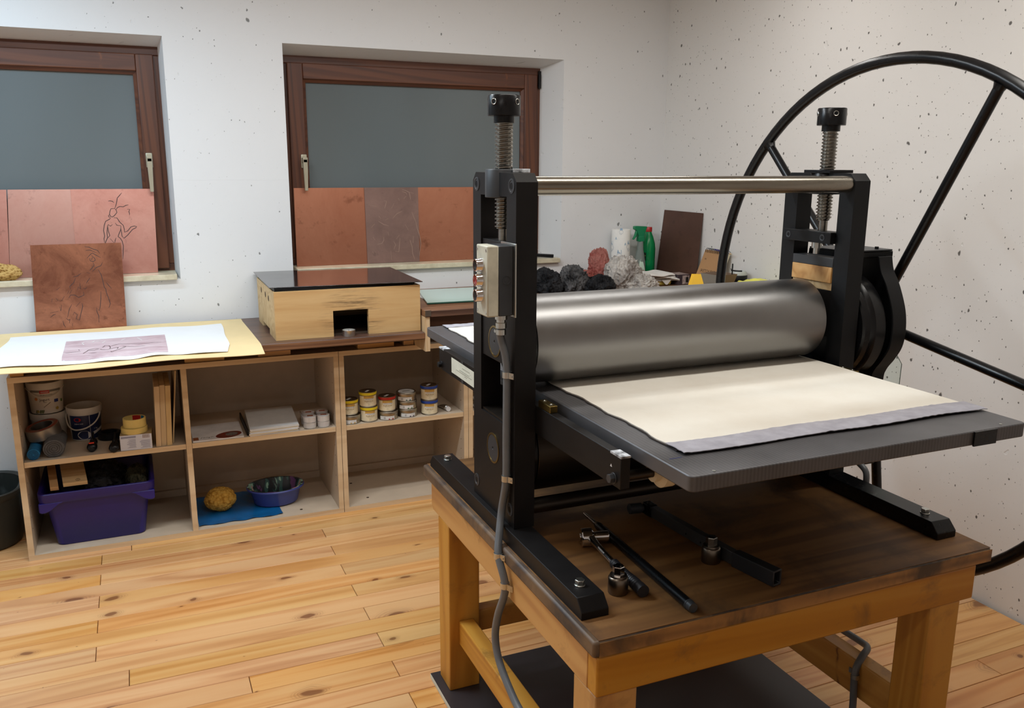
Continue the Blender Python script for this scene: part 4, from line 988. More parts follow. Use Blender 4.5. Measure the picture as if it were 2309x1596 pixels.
def paper(u, v):
    y = 3.425 + 0.004 * math.sin(u * 20) + (3.962 - 3.425) * v
    xl = -0.505 + 0.010 * v + 0.006 * math.sin(v * 9); xr = 0.300 + 0.016 * math.sin(v * 1.57) + 0.003 * math.sin(v * 9) + 0.010 * min(1, v * 7)
    x = xl + (xr - xl) * u
    return (x, y, pz(x, y))


pt = thing('print_sheet', 'white deckle-edged paper with a mauve etching lying on the yellow sheet', 'print', (-0.1, 3.7, 0.842))
mb = MB(); mb.sheet(90, 36, paper, 0.0007); obj('white_paper', mb, plain('white_etching_paper', sr(228, 229, 230), 0.8, var=0.012, scale=20, bump=0.1, bscale=300), pt)
_t = NT('mauve_plate_tone'); _v = _t.coord((3, 9, 3))
_t.set(color=_t.ramp(_t.noise(_v, 1.6, 6, 0.65, 0.8), [(0.30, sr(168, 138, 144)), (0.52, sr(198, 176, 180)), (0.72, sr(214, 198, 200))]), rough=0.75)
mb = MB()


def img(u, v):
    y = 3.455 + (3.795 - 3.455) * v - 0.004 * u
    xl = -0.277 - 0.003 * v; xr = 0.087
    x = xl + (xr - xl) * u
    return (x, y, pz(x, y) + 0.0006)


mb.grid(60, 24, img); im = obj('printed_image', mb, _t.m, pt)
mb = MB(); mw = MB()
rs = lambda l: l if len(l) < 2 else [(l[i][0] + (l[i + 1][0] - l[i][0]) * k / 4, l[i][1] + (l[i + 1][1] - l[i][1]) * k / 4) for i in range(len(l) - 1) for k in range(4)] + [l[-1]]
off = lambda l: [(x, y - 0.030) for x, y in l]
for l in PRB: mb.ribbon(rs(off(l)), 0.0026, lambda x, y: (x, y, pz(x, y) + 0.0012))
for l in PRW: mw.ribbon(rs(off(l)), 0.0040, lambda x, y: (x, y, pz(x, y) + 0.0012))
obj('black_drawn_lines', mb, M['ink_line'], im, smooth=False); obj('white_drawn_lines', mw, M['white_print'], im, smooth=False)

# ================================================================== HEATER BOX
hb = thing('warming_box', 'pale pine box with a scorched candle slot, topped by a dark steel plate', 'box', (0.81, 3.78, WZ))
bx0, bx1, by0, by1, bz0, bz1 = 0.501, 1.118, 3.531, 4.033, WZ + 0.0004, 1.037
mb = MB(); th = 0.022
for p in ([(bx0, bz0), (0.738, bz0), (0.738, 0.946), (0.738, bz1), (bx0, bz1)], [(0.888, bz0), (bx1, bz0), (bx1, bz1), (0.888, bz1), (0.888, 0.946)], [(0.738, 0.946), (0.888, 0.946), (0.888, bz1), (0.738, bz1)]):
    mb.prism(p, 'y', by0, by0 + th)
_t = NT('scorched_pine'); _v = _t.coord((1.3, 20, 20)); _f = _t.noise(_v, 1.1, 5, 0.6, 0.5)
_c = _t.ramp(_f, [(0.2, sr(176, 134, 84)), (0.45, sr(196, 158, 106)), (0.75, sr(210, 178, 128))])
_tc = _t.n('ShaderNodeTexCoord'); _mp = _t.n('ShaderNodeMapping'); _t.l(_tc.outputs['Object'], _mp.inputs[0])
_mp.inputs['Location'].default_value = (-0.013 / 0.10, 0, -0.085 / 0.085); _mp.inputs['Scale'].default_value = (1 / 0.10, 0, 1 / 0.085)
_ln = _t.n('ShaderNodeVectorMath', operation='LENGTH'); _t.l(_mp.outputs[0], _ln.inputs[0])
_mk = _t.math('SUBTRACT', 1.55, _ln.outputs['Value'], True)
_st = _t.noise(_t.coord((6, 60, 110)), 1.0, 4, 0.7)
_sc = _t.math('MULTIPLY', _mk, _t.ramp(_st, [(0.48, (0, 0, 0, 1)), (0.66, (1, 1, 1, 1))]))
_t.set(color=_t.mix(_t.math('MULTIPLY', _sc, 0.95), _c, sr(48, 26, 12)), rough=0.6); _t.bump(_f, 0.15, 0.001)
obj('front_board', mb, _t.m, hb, smooth=False)
# left board with vent holes and a foot cut-out
mb = MB(); mb.prism([(by0 + th, bz0), (3.70, bz0), (3.70, bz0 + 0.022), (3.90, bz0 + 0.022), (3.90, bz0), (by1, bz0), (by1, bz1), (by0 + th, bz1)], 'x', bx0, bx0 + th); lb = obj('left_board', mb, M['box_pine'], hb, smooth=False)
for yy, zz in ((3.690, 0.990), (3.775, 0.995), (3.900, 0.998)):
    mb = MB(); mb.cyl((bx0 - 0.0006, yy, zz), (bx0 + 0.004, yy, zz), 0.0125, n=20); obj('vent_hole', mb, M['subfloor'], lb)
mb = MB(); mb.box(bx1 - th, bx1, by0 + th, by1, bz0, bz1); obj('right_board', mb, M['box_pine'], hb)
mb = MB(); mb.box(bx0 + th, bx1 - th, by1 - th, by1, bz0, bz1); obj('rear_board', mb, M['box_pine'], hb)
mb = MB(); mb.box(bx0 + th, bx1 - th, by0 + th, by1 - th, bz0, bz0 + 0.003); obj('dark_floor', mb, M['subfloor'], hb)  # thin sheet on the box floor, plain dark brown
mb = MB(); mb.box(bx0 + 0.004, bx1 - 0.03, by0 + 0.010, by0 + 0.030, bz1 + 0.0005, 1.0495); mb.box(bx0 + 0.004, bx0 + 0.02, by0 + 0.030, by1 - 0.02, bz1 + 0.0005, 1.0495); mb.box(bx1 - 0.03, bx1 - 0.012, by0 + 0.04, by1 - 0.02, bz1 + 0.0005, 1.0495); obj('support_rail', mb, M['blackpaint'], hb)
mb = MB(); P = [(0.487, 3.553), (1.126, 3.514), (1.140, 4.078), (0.497, 4.112)]
mb.loft([[(x, y, z) for x, y in P] for z in (1.050, 1.0535)])
obj('hot_plate', mb, plain('dark_oily_steel_plate', sr(44, 36, 36), 0.13, var=0.08, scale=5, spec=0.9, metal=0.25), hb, bevel=0.0015)
tl = thing('tealight', 'silver tealight candle standing in the slot of the pine box', 'candle', (0.801, 3.545, WZ))
mb = MB(); mb.lathe((0.801, 3.530, WZ), [(0.001, 0.0004), (0.0265, 0.0004), (0.0275, 0.002), (0.0278, 0.024), (0.0288, 0.0255), (0.0288, 0.0265), (0.0270, 0.0262), (0.0268, 0.019)], 32); obj('tin_cup', mb, M['zinc'], tl)
mb = MB(); mb.cyl((0.801, 3.530, WZ + 0.016), (0.801, 3.530, WZ + 0.0185), 0.0268, n=32); wx = obj('wax', mb, M['white_print'], tl)
mb = MB(); mb.cyl((0.801, 3.530, WZ + 0.0185), (0.802, 3.530, WZ + 0.026), 0.0009, n=6); obj('wick', mb, M['blackpaint'], wx)
# glass plate on the desk
gt = NT('green_tinted_glass'); gt.set(color=gt.mix(gt.noise(gt.coord(), 2, 2), sr(196, 222, 212), sr(188, 216, 206)), rough=0.10, spec=0.6)
mb = MB(); mb.sheet(1, 1, lambda u, v: ((1.225 + 0.45 * u - 0.012 * v), 3.66 + 0.36 * v - 0.01 * u, DZ + 0.0018), 0.0012)
tag(obj('white_backing_sheet', mb, M['white_print']), 'white sheet lying under the glass slab on the walnut desk', 'paper')
mb = MB(); mb.prism([(1.186, 3.640), (1.73, 3.615), (1.745, 4.02), (1.270, 4.045)], 'z', DZ + 0.0025, DZ + 0.0085)
gs = tag(obj('glass_slab', mb, gt.m, bevel=0.0008), 'pale green glass slab lying on the walnut desk behind the press', 'glass')
mb = MB(); mb.prism([(1.1855, 3.6395), (1.7305, 3.6145), (1.7303, 3.6138), (1.1857, 3.6388)], 'z', DZ + 0.0026, DZ + 0.0084); obj('green_edge', mb, plain('dark_green_glass_edge', sr(52, 92, 78), 0.15), gs)

# ================================================================== INK TINS ON THE RIGHT-HAND SHELF
SZ = 0.407 + 0.0003
_tn = M['zinc']
M['tin'] = steel('worn_tin', sr(178, 170, 154), 0.36, 0.0, (4, 4, 20), 0.72)
M['lid_brown'] = plain('tarnished_lid_top', sr(96, 76, 58), 0.35, metal=0.6, var=0.15, scale=20)
M['lab_cream'] = plain('cream_label', sr(226, 214, 182), 0.6, var=0.04, scale=30)
M['lab_white'] = plain('white_label', sr(214, 214, 212), 0.6, var=0.04, scale=30)
M['lab_gold'] = plain('gold_label_band', sr(208, 168, 88), 0.45, metal=0.3, var=0.12, scale=30)
M['brown_print'] = plain('brown_print', sr(112, 76, 26), 0.6)
M['grey_print'] = plain('grey_print', sr(120, 116, 108), 0.6)
TAPES = {'yellow': plain('yellow_lid_tape', sr(226, 202, 30), 0.45, var=0.06, scale=40), 'red': plain('red_lid_tape', sr(186, 36, 24), 0.45, var=0.08, scale=40), 'blue': plain('blue_lid_tape', sr(24, 66, 158), 0.45, var=0.08, scale=40)}
GT = 'ink tins on the right-hand shelf'


def wrap(cx, cy, r, th0):
    return lambda x, y, z: (cx + r * math.cos(th0 + x / r), cy + r * math.sin(th0 + x / r), z + y)


def tall_tin(x, y, z, tape, label, turn=0.0):
    r, h = 0.0385, 0.0692
    t = thing('ink_tin', label, 'tin', (x, y, z), group=GT)
    th = math.atan2(-y, -x) + 0.10 + turn
    mb = MB(); mb.lathe((x, y, z), [(0.001, 0.0006), (0.036, 0.0006), (r, 0.0015), (r, 0.003), (r - 0.001, 0.004), (r - 0.001, h - 0.012), (r, h - 0.011), (r + 0.0006, h - 0.0105), (r + 0.0006, h - 0.001), (r - 0.001, h)], 40); bd = obj('body', mb, M['tin'], t, ang=50)
    mb = MB(); mb.lathe((x, y, z), [(r - 0.001, h), (r - 0.003, h - 0.0012), (0.0005, h - 0.0010)], 40); ld = obj('lid', mb, M['lid_brown'], t)
    c, s = math.cos(th + 2.6), math.sin(th + 2.6)
    q = lambda a, b: (x - 0.006 * c + a * c - b * s, y - 0.006 * s + a * s + b * c, z + h - 0.0004)
    mb = MB(); mb.add([q(-0.017, -0.006), q(0.017, -0.006), q(0.017, 0.006), q(-0.017, 0.006)], [(0, 1, 2, 3)]); obj('price_sticker', mb, M['lab_white'], ld, smooth=False)
    mb = MB(); mb.lathe((x, y, z), [(r - 0.001, h - 0.0018), (r + 0.0016, h - 0.0022), (r + 0.0019, h - 0.0075), (r + 0.0013, h - 0.0135), (r - 0.0008, h - 0.0140)], 40); obj('tape_band', mb, TAPES[tape], t)
    mb = MB(); cyl_patch(mb, (x, y), r - 0.0003, th - 1.35, th + 1.35, z + 0.006, z + h - 0.017, 28); lb = obj('paper_label', mb, M['lab_cream'], t)
    mb = MB(); cyl_patch(mb, (x, y), r - 0.0001, th - 0.62, th + 0.62, z + 0.0405, z + h - 0.0165, 16); obj('gold_band', mb, M['lab_gold'], lb)
    w = wrap(x, y, r + 0.0001, th)
    mb = MB(); cyl_patch(mb, (x, y), r, th - 0.55, th + 0.55, z + 0.0345, z + 0.0412, 14); obj('white_strip', mb, M['lab_white'], lb)
    mb = MB(); put_text(mb, 'Gerstaecker', 0.0062, lambda a, b: w(a, b, z + 0.0379)); mb.add([w(0.0165, -0.0016, z + 0.038), w(0.0195, -0.0016, z + 0.038), w(0.0195, 0.0016, z + 0.038), w(0.0165, 0.0016, z + 0.038)], [(0, 1, 2, 3)])
    put_text(mb, 'Farbe für Tiefdruck', 0.0032, lambda a, b: w(a, b, z + 0.0225)); put_text(mb, '200 ml', 0.0032, lambda a, b: w(a, b, z + 0.0165)); put_text(mb, 'etching ink', 0.0030, lambda a, b: w(a, b, z + 0.0115)); obj('label_print', mb, M['grey_print'], lb, smooth=False)
    mb = MB(); put_text(mb, 'Kupferdruck', 0.0078, lambda a, b: w(a, b, z + 0.0290)); obj('label_title', mb, M['brown_print'], lb, smooth=False)
    return t


def flat_can(x, y, z, mark, label, turn=0.0, top=False, group=GT):
    r, h = 0.0462, 0.0384
    t = thing('flat_ink_can', label, 'tin', (x, y, z), group=group)
    th = math.atan2(-y, -x) + 0.05 + turn
    mb = MB(); mb.lathe((x, y, z), [(0.001, 0.0006), (r - 0.002, 0.0006), (r - 0.0004, 0.0018), (r - 0.0004, 0.021), (r, 0.0215), (r, 0.0355), (r - 0.0015, h - 0.0004)], 44); obj('body', mb, M['tin'], t, ang=50)
    mb = MB(); mb.lathe((x, y, z), [(r - 0.0015, h - 0.0004), (r - 0.004, h - 0.0016), (0.0005, h - 0.0014)], 44); ld = obj('lid', mb, M['lid_brown'], t)
    if top:
        mb = MB(); mb.cyl((x, y, z + h - 0.0015), (x, y, z + h - 0.0009), 0.037, n=36); rl = obj('round_label', mb, M['lab_white'], ld)
        mb = MB(); mb.box(x - 0.018, x + 0.018, y - 0.004, y + 0.004, z + h - 0.0009, z + h - 0.0007); mb.box(x - 0.024, x + 0.020, y + 0.012, y + 0.014, z + h - 0.0009, z + h - 0.0007); obj('label_print', mb, M['grey_print'], rl)
    mb = MB(); cyl_patch(mb, (x, y), r + 0.0002, th - 0.95, th + 0.55, z + 0.003, z + 0.0195, 20); lb = obj('paper_label', mb, M['lab_white'], t)
    w = wrap(x, y, r + 0.0004, th)
    mb = MB()
    for k in range(9): mb.add([w(-0.026 + k * 0.0011, -0.005, z + 0.011), w(-0.0256 + k * 0.0011, -0.005, z + 0.011), w(-0.0256 + k * 0.0011, 0.005, z + 0.011), w(-0.026 + k * 0.0011, 0.005, z + 0.011)], [(0, 1, 2, 3)])
    for k in range(3): mb.add([w(0.002, 0.004 - 0.0025 * k, z + 0.012), w(0.016, 0.004 - 0.0025 * k, z + 0.012), w(0.016, 0.0047 - 0.0025 * k, z + 0.012), w(0.002, 0.0047 - 0.0025 * k, z + 0.012)], [(0, 1, 2, 3)])
    obj('label_print', mb, M['grey_print'], lb, smooth=False)
    mb = MB()
    for a, b, hh in ((-0.003, 0.003, 0.0045), (0.013, 0.021, 0.0045), (0.003, 0.013, 0.0012)): mb.add([w(a, -0.0075, z + 0.0112), w(b, -0.0075, z + 0.0112), w(b, -0.0075 + hh, z + 0.0112), w(a, -0.0075 + hh, z + 0.0112)], [(0, 1, 2, 3)])
    obj('colour_code', mb, plain('colour_code_' + mark[0], sr(*mark[1]), 0.5), lb, smooth=False)
    return t


hC, hT = 0.0388, 0.0696
flat_can(0.832, 3.696, SZ, ('ochre', (196, 160, 60)), 'flat ink can with an ochre mark under the leftmost yellow-taped tin', 0.0)
tall_tin(0.829, 3.697, SZ + hC, 'yellow', 'yellow-taped ink tin standing on a flat can beside the cabinet divider', -0.05)
tall_tin(0.915, 3.688, SZ, 'yellow', 'lower yellow-taped ink tin of the stack of two', 0.08)
tall_tin(0.912, 3.688, SZ + hT, 'yellow', 'upper yellow-taped ink tin of the stack of two', 0.05)
flat_can(1.005, 3.692, SZ, ('red', (170, 24, 24)), 'flat ink can with a red mark under the red-taped tin', 0.08)
tall_tin(1.001, 3.690, SZ + hC, 'red', 'red-taped ink tin standing on a flat can', -0.02)
for k, (mk, lab, tn) in enumerate(((('violet', (44, 20, 70)), 'lowest flat ink can of three, with a violet mark', 0.25), (('green', (30, 100, 40)), 'middle flat ink can of three, with a leaf-green mark', 0.1), (('teal', (20, 100, 96)), 'top flat ink can of three, with a round white lid label and teal mark', -0.02))):
    flat_can(1.100 - 0.002 * k, 3.700, SZ + hC * k, mk, lab, tn, k == 2)
tall_tin(1.204, 3.690, SZ, 'blue', 'lower blue-taped ink tin of the stack of two', -0.1)
tall_tin(1.203, 3.690, SZ + hT, 'blue', 'upper blue-taped ink tin of the stack of two', 0.0)
for k, lab in enumerate(('lowest of four flat cans showing past the press frame', 'second from the bottom of four flat cans past the press frame', 'third from the bottom of four flat cans past the press frame', 'topmost of four flat cans showing past the press frame')):
    flat_can(1.458, 3.722, SZ + hC * k, (('plum', (70, 30, 60)), ('grey', (70, 70, 76)), ('plum2', (90, 30, 50)), ('grey2', (60, 60, 60)))[k], lab, -0.5, False, 'flat cans behind the press frame')
# paint tube
tu = thing('paint_tube', 'small grey metal paint tube lying with its cap forward beside the blue-taped tins', 'paint tube', (1.29, 3.72, SZ))
L = []
for k, (tt, wv, hv) in enumerate(((0.0, 0.0195, 0.0010), (0.25, 0.0175, 0.006), (0.55, 0.0145, 0.0105), (0.85, 0.0125, 0.0120), (0.95, 0.0118, 0.0118), (1.0, 0.0060, 0.0060))):
    p = Vector((1.288, 3.790, SZ)).lerp(Vector((1.2935, 3.694, SZ)), tt)
    L.append([(p.x + wv * math.cos(a), p.y, p.z + 0.0003 + hv * (1 + math.sin(a)) + (0.0125 * tt - hv if tt > 0.96 else 0) * 1.0) for a in [2 * PI * q / 20 for q in range(20)]])
mb = MB(); mb.loft(L); obj('tube_body', mb, M['zinc'], tu)
mb = MB(); mb.lathe((1.2945, 3.676, SZ + 0.0122), [(0.0001, 0.0), (0.0105, 0.0), (0.0115, 0.001), (0.0115, 0.015), (0.0100, 0.0160), (0.0001, 0.0160)], 14, 'y'); obj('cap', mb, M['white_print'], tu, ang=40)

# ================================================================== MIDDLE SHELF
pb = thing('picture_leaflet', 'white printed leaflet with a red oval picture on the middle shelf', 'leaflet', (0.26, 3.75, SZ))
P = [(0.158, 3.648), (0.362, 3.646), (0.366, 3.875), (0.160, 3.870)]
mb = MB(); mb.loft([[(x, y, SZ + q) for x, y in P] for q in (0.0002, 0.0065)]); lf = obj('leaflet', mb, M['white_print'], pb, smooth=False)
mb = MB(); mb.loft([[(x, y, SZ + 0.0068) for x, y in ell(0, 0, 1, 1, 0)] for _ in (0,)], False, True) if False else None
zz = SZ + 0.0068
mb = MB(); mb.add([(0.305 + 0.052 * math.cos(a) + 0.014 * math.sin(a), 3.690 + 0.044 * math.sin(a), zz) for a in [2 * PI * q / 32 for q in range(32)]], [tuple(range(32))]); obj('red_oval_picture', mb, plain('dark_red_picture', sr(128, 44, 28), 0.5, var=0.25, scale=40), lf)
mb = MB(); mb.add([(0.318 + 0.026 * math.cos(a), 3.694 + 0.024 * math.sin(a), zz + 0.0002) for a in [2 * PI * q / 24 for q in range(24)]], [tuple(range(24))]); obj('dark_oval_centre', mb, plain('grey_black_picture', sr(62, 52, 48), 0.5, var=0.3, scale=60, dark=sr(150, 140, 132)), lf)
mb = MB(); mb.add([(0.160, 3.655, zz), (0.182, 3.655, zz), (0.182, 3.694, zz), (0.160, 3.694, zz)], [(0, 1, 2, 3)]); obj('rust_square', mb, plain('rust_orange_print', sr(150, 84, 44), 0.5, var=0.1), lf)
mb = MB()
for q in range(5): mb.ribbon([(0.190 + 0.011 * q, 3.668 + 0.006 * (q % 3)), (0.196 + 0.010 * q, 3.686 - 0.004 * (q % 2)), (0.205 + 0.010 * q, 3.676 + 0.006 * (q % 2))], 0.0035, lambda x, y: (x, y, zz))
obj('green_doodle', mb, plain('olive_print', sr(84, 92, 50), 0.5, var=0.2, scale=60), lf)
ps = thing('paper_stack', 'stack of white paper sheets in the middle of the shelf', 'paper stack', (0.49, 3.78, SZ))
for k in range(7):
    dx, dy = random.uniform(-0.004, 0.004), random.uniform(-0.004, 0.004)
    mb = MB(); h0 = SZ + 0.0003 + 0.0044 * k
    P = [(0.386 + dx, 3.640 + dy), (0.592 + dx, 3.650 + dy), (0.612 + dx, 3.955 + dy), (0.402 + dx, 3.962 + dy)]
    mb.loft([[(x, y, h0 + q) for x, y in P] for q in (0, 0.0041)]); obj('paper_bundle', mb, (M['white_print'], M['lab_cream'], M['lab_white'])[k % 3] if k < 5 else M['lab_white'], ps, smooth=False)
mb = MB(); mb.box(0.3775, 0.3835, 3.660, 3.94, SZ + 0.0003, SZ + 0.027); tag(obj('thin_booklet', mb, M['blackpaint']), 'thin dark booklet standing along the left side of the paper stack', 'booklet')
# tealight pack in plastic
M['film'] = NT('crinkled_clear_film').set(color=(0.93, 0.95, 0.96, 1), trans=1.0, rough=0.12, ior=1.06).m
_ft = M['film'].node_tree; _n = _ft.nodes.new('ShaderNodeTexNoise'); _n.inputs['Scale'].default_value = 60; _b = _ft.nodes.new('ShaderNodeBump'); _b.inputs['Strength'].default_value = 0.6; _ft.links.new(_n.outputs[0], _b.inputs['Height']); _ft.links.new(_b.outputs[0], _ft.nodes['Principled BSDF'].inputs['Normal'])
GC = 'wrapped white candle cups'
for k, (x, y) in enumerate(((0.648, 3.682), (0.706, 3.680), (0.652, 3.744), (0.712, 3.742))):
    c = thing('candle_cup', ('white candle cup at the front left of the wrapped pack', 'white candle cup at the front right of the wrapped pack', 'white candle cup at the back left of the wrapped pack', 'white candle cup at the back right of the wrapped pack')[k], 'candle', (x, y, SZ), group=GC)
    for q in range(2):
        mb = MB(); mb.lathe((x, y, SZ + 0.026 * q), [(0.001, 0.0006), (0.0255, 0.0006), (0.0268, 0.002), (0.0275, 0.0225), (0.0282, 0.0245), (0.027, 0.0252), (0.001, 0.0236)], 26); obj('cup', mb, M['white_print'], c)
    mb = MB(); mb.add([(x - 0.012, y - 0.006, SZ + 0.0516), (x + 0.013, y - 0.010, SZ + 0.0516), (x + 0.016, y + 0.008, SZ + 0.0516), (x - 0.010, y + 0.010, SZ + 0.0516)], [(0, 1, 2, 3)]); obj('orange_print', mb, plain('orange_brown_print', sr(188, 84, 40), 0.5, var=0.15, scale=60), c, smooth=False)
mb = MB()
mb.loft([rrect(0.680, 3.712, 0.0625, 0.0660, 0.026, z) for z in (SZ + 0.0003, SZ + 0.030, SZ + 0.0545)], False, True)
mb.add([(0.650, 3.765, SZ + 0.0545), (0.690, 3.768, SZ + 0.0545), (0.672, 3.775, SZ + 0.084)], [(0, 1, 2)])
tag(obj('clear_wrapper', mb, M['film']), 'crinkled clear plastic wrapper around the white candle cups', 'wrapper')

# lower middle: blue bag, sponge, basin
_bb = plain('blue_plastic_bag', sr(14, 92, 148), 0.32, var=0.10, scale=12, bump=0.3, bscale=26)
CB = CT + 0.0003
mb = MB()


def bagf(u, v):
    x = 0.158 + (0.352 - 0.005 * v) * u - 0.13 * u * v * 0; y = 3.672 + 0.035 * u * (1 - v) * 0 + (4.02 - 3.672) * v
    x = x if v < 0.5 else x - 0.11 * u * (v - 0.5) * 2
    z = CB + 0.0022 + 0.0028 * max(0, 0.10 - v) * 10 * (1 + 0.6 * math.sin(u * 33)) + 0.0007 * math.sin(u * 40 + v * 9)
    return (x, y + 0.004 * math.sin(u * 21) * (1 - v), z)


mb.sheet(50, 24, bagf, 0.0016); tag(obj('blue_plastic_bag', mb, _bb), 'folded blue plastic bag lying under the sponge and basin', 'plastic bag')


def sponge_fn(seed, amp, fr, fine):
    def f(d):
        v = Vector((d.x * fr + seed, d.y * fr, d.z * fr))
        return 1 + amp * mnoise.noise(v) + fine * (mnoise.noise(v * 5.5) - 0.35 * abs(mnoise.noise(v * 11)))
    return f


_t = NT('yellow_natural_sponge'); _v = _t.coord()
_vo = _t.n('ShaderNodeTexVoronoi'); _vo.inputs['Scale'].default_value = 85; _t.l(_v, _vo.inputs['Vector'])
_t.set(color=_t.ramp(_vo.outputs['Distance'], [(0.0, sr(216, 176, 92)), (0.5, sr(206, 160, 74)), (0.9, sr(166, 118, 46))]), rough=0.95, spec=0.1); _t.bump(_vo.outputs['Distance'], 0.8, 0.004)
M['sponge'] = _t.m
mb = MB(); z0 = CB + 0.0058
mb.blob((0.262, 3.835, z0 + 0.047), (0.064, 0.060, 0.054), lambda d, f=sponge_fn(2.0, 0.12, 1.4, 0.03): f(d) + random.uniform(-0.025, 0.05), 90, 56, z0)
tag(obj('natural_sponge', mb, M['sponge'], ang=180), 'fuzzy yellow sponge sitting on the blue plastic bag', 'sponge')
# oval washing-up basin
bs = thing('plastic_basin', 'oval blue-violet plastic basin splashed with paint, on the blue bag', 'basin', (0.50, 3.82, z0))
cx, cy = 0.505, 3.835; zb = z0
_bp = plain('blue_violet_plastic', sr(62, 74, 148), 0.30, var=0.06, scale=12)
_bi = plain('paint_splashed_inside', sr(46, 56, 66), 0.25, var=0.2, scale=10)
_t = NT('paint_splashed_inside'); _n1 = _t.noise(_t.coord((1, 1, 0.4)), 26, 3, 0.6); _n2 = _t.noise(_t.coord((1, 1, 0.35)), 17, 2, 0.5)
_c = _t.ramp(_n2, [(0.34, sr(110, 70, 120)), (0.44, sr(44, 50, 56)), (0.54, sr(60, 96, 92)), (0.60, sr(150, 190, 170)), (0.66, sr(206, 150, 150))], 'CONSTANT')
_t.set(color=_t.mix(_t.ramp(_n1, [(0.40, (0, 0, 0, 1)), (0.46, (1, 1, 1, 1))]), sr(40, 46, 50), _c), rough=0.22)
mb = MB(); mb.loft([ell(cx, cy, a, b, zb + h) for a, b, h in ((0.095, 0.075, 0.0), (0.098, 0.078, 0.004), (0.112, 0.090, 0.062), (0.116, 0.094, 0.067), (0.128, 0.106, 0.070), (0.1295, 0.1075, 0.075), (0.127, 0.105, 0.079), (0.117, 0.095, 0.0775))], True, False); obj('basin_wall', mb, _bp, bs, ang=40)
mb = MB(); mb.loft([ell(cx, cy, a, b, zb + h) for a, b, h in ((0.1255, 0.1035, 0.0795), (0.1165, 0.0945, 0.0782), (0.110, 0.088, 0.06), (0.094, 0.073, 0.0065))], False, True); obj('painted_inside', mb, _t.m, bs, ang=40)

# purple bin
pn = thing('storage_bin', 'deep purple plastic storage bin in the lower left cabinet bay', 'bin', (-0.22, 3.83, CB))
_pp = plain('deep_purple_plastic', sr(30, 21, 112), 0.40, var=0.05, scale=10, bump=0.05, bscale=200)
mb = MB(); bcx, bcy = -0.218, 3.853
R5 = lambda hx, hy, r, z: rrect(bcx, bcy, hx, hy, r, z)
mb.loft([R5(0.162, 0.150, 0.030, CB), R5(0.166, 0.154, 0.030, CB + 0.004), R5(0.192, 0.176, 0.030, CB + 0.190), R5(0.192, 0.178, 0.03, CB + 0.196), R5(0.209, 0.190, 0.03, CB + 0.197), R5(0.214, 0.194, 0.032, CB + 0.202), R5(0.216, 0.196, 0.032, CB + 0.236), R5(0.213, 0.193, 0.032, CB + 0.239), R5(0.203, 0.183, 0.028, CB + 0.238), R5(0.198, 0.178, 0.028, CB + 0.232), R5(0.164, 0.152, 0.028, CB + 0.010)], True, True)
obj('bin_shell', mb, _pp, pn, ang=40)
for sx in (-1, 1):
    mb = MB(); mb.prism([(bcx + sx * xx, CB + zz) for xx, zz in ((0.213, 0.201), (0.213, 0.166), (0.204, 0.160), (0.190, 0.161), (0.172, 0.168), (0.156, 0.180), (0.140, 0.192), (0.120, 0.201))], 'y', bcy - 0.1945, bcy - 0.1755)
    obj('rim_skirt', mb, _pp, pn, bevel=0.003)
for k, (xa, lab, zt) in enumerate(((-0.385, 'pine batten lying at the left inside the purple bin', 0.0), (-0.338, 'wider pine offcut with a round stamp inside the purple bin', 0.010))):
    wv = 0.030 if k == 0 else 0.088
    A = Vector((xa, 3.682, CB + 0.244 + zt)); B = Vector((xa - 0.035, 3.985, CB + 0.30 + zt))
    d = (B - A).normalized(); n = Vector((1, 0, 0)); up = n.cross(d)
    mb = MB(); mb.loft([[tuple(p + n * sx * wv / 2 + n * wv / 2 + up * uu) for sx, uu in ((-1, 0), (1, 0), (1, 0.016), (-1, 0.016))] for p in (A, B)])
    bt = tag(obj('pine_offcut', mb, M['pine_block'] if k == 0 else M['box_pine'], smooth=False), lab, 'board', 'wood pieces in the purple bin')
    if k == 1:
        mb = MB(); c = A + d * 0.018 + n * 0.055 + up * 0.0165
        mb.tube([tuple(c + 0.0085 * (math.cos(a) * n + math.sin(a) * d)) for a in [2 * PI * q / 6 for q in range(6)]], 0.0006, 5, True); mb.tube([tuple(c - d * 0.004), tuple(c + d * 0.004)], 0.0006, 5); obj('ink_stamp', mb, M['blackpaint'], bt)


def crumple(c, rad, seed, flat, amp=0.34, nu=130, nv=80, fr=1.6):
    def rg(v): return (1 - min(1.0, abs(mnoise.noise(v)) * 2.2)) ** 2.2
    def f(d):
        v = Vector((d.x * fr + seed, d.y * fr + seed * 0.3, d.z * fr * 0.8))
        w_ = v + 0.35 * Vector((mnoise.noise(v * 2.1), mnoise.noise(v * 2.1 + Vector((5, 0, 0))), mnoise.noise(v * 2.1 + Vector((0, 7, 0)))))
        return 0.92 + amp * (0.60 * mnoise.noise(v) + 0.34 * rg(w_ * 1.5) + 0.26 * rg(w_ * 3.1 + Vector((9, 2, 1))) + 0.15 * rg(w_ * 6.3) + 0.08 * rg(w_ * 12.0))
    mb = MB(); mb.blob(c, rad, f, nu, nv, flat); return mb


def film_mat(name, c, c2, rough=0.3, tr=0.0, scale=16):
    t = NT(name); f = t.noise(t.coord(), scale, 5, 0.7, 0.6)
    t.set(color=t.ramp(f, [(0.36, c2), (0.62, c)]), rough=rough, spec=0.6, trans=tr, ior=1.15)
    t.bump(t.noise(t.coord((1, 1, 0.4)), 55, 5, 0.75, 1.6), 0.9, 0.006)
    return t.m


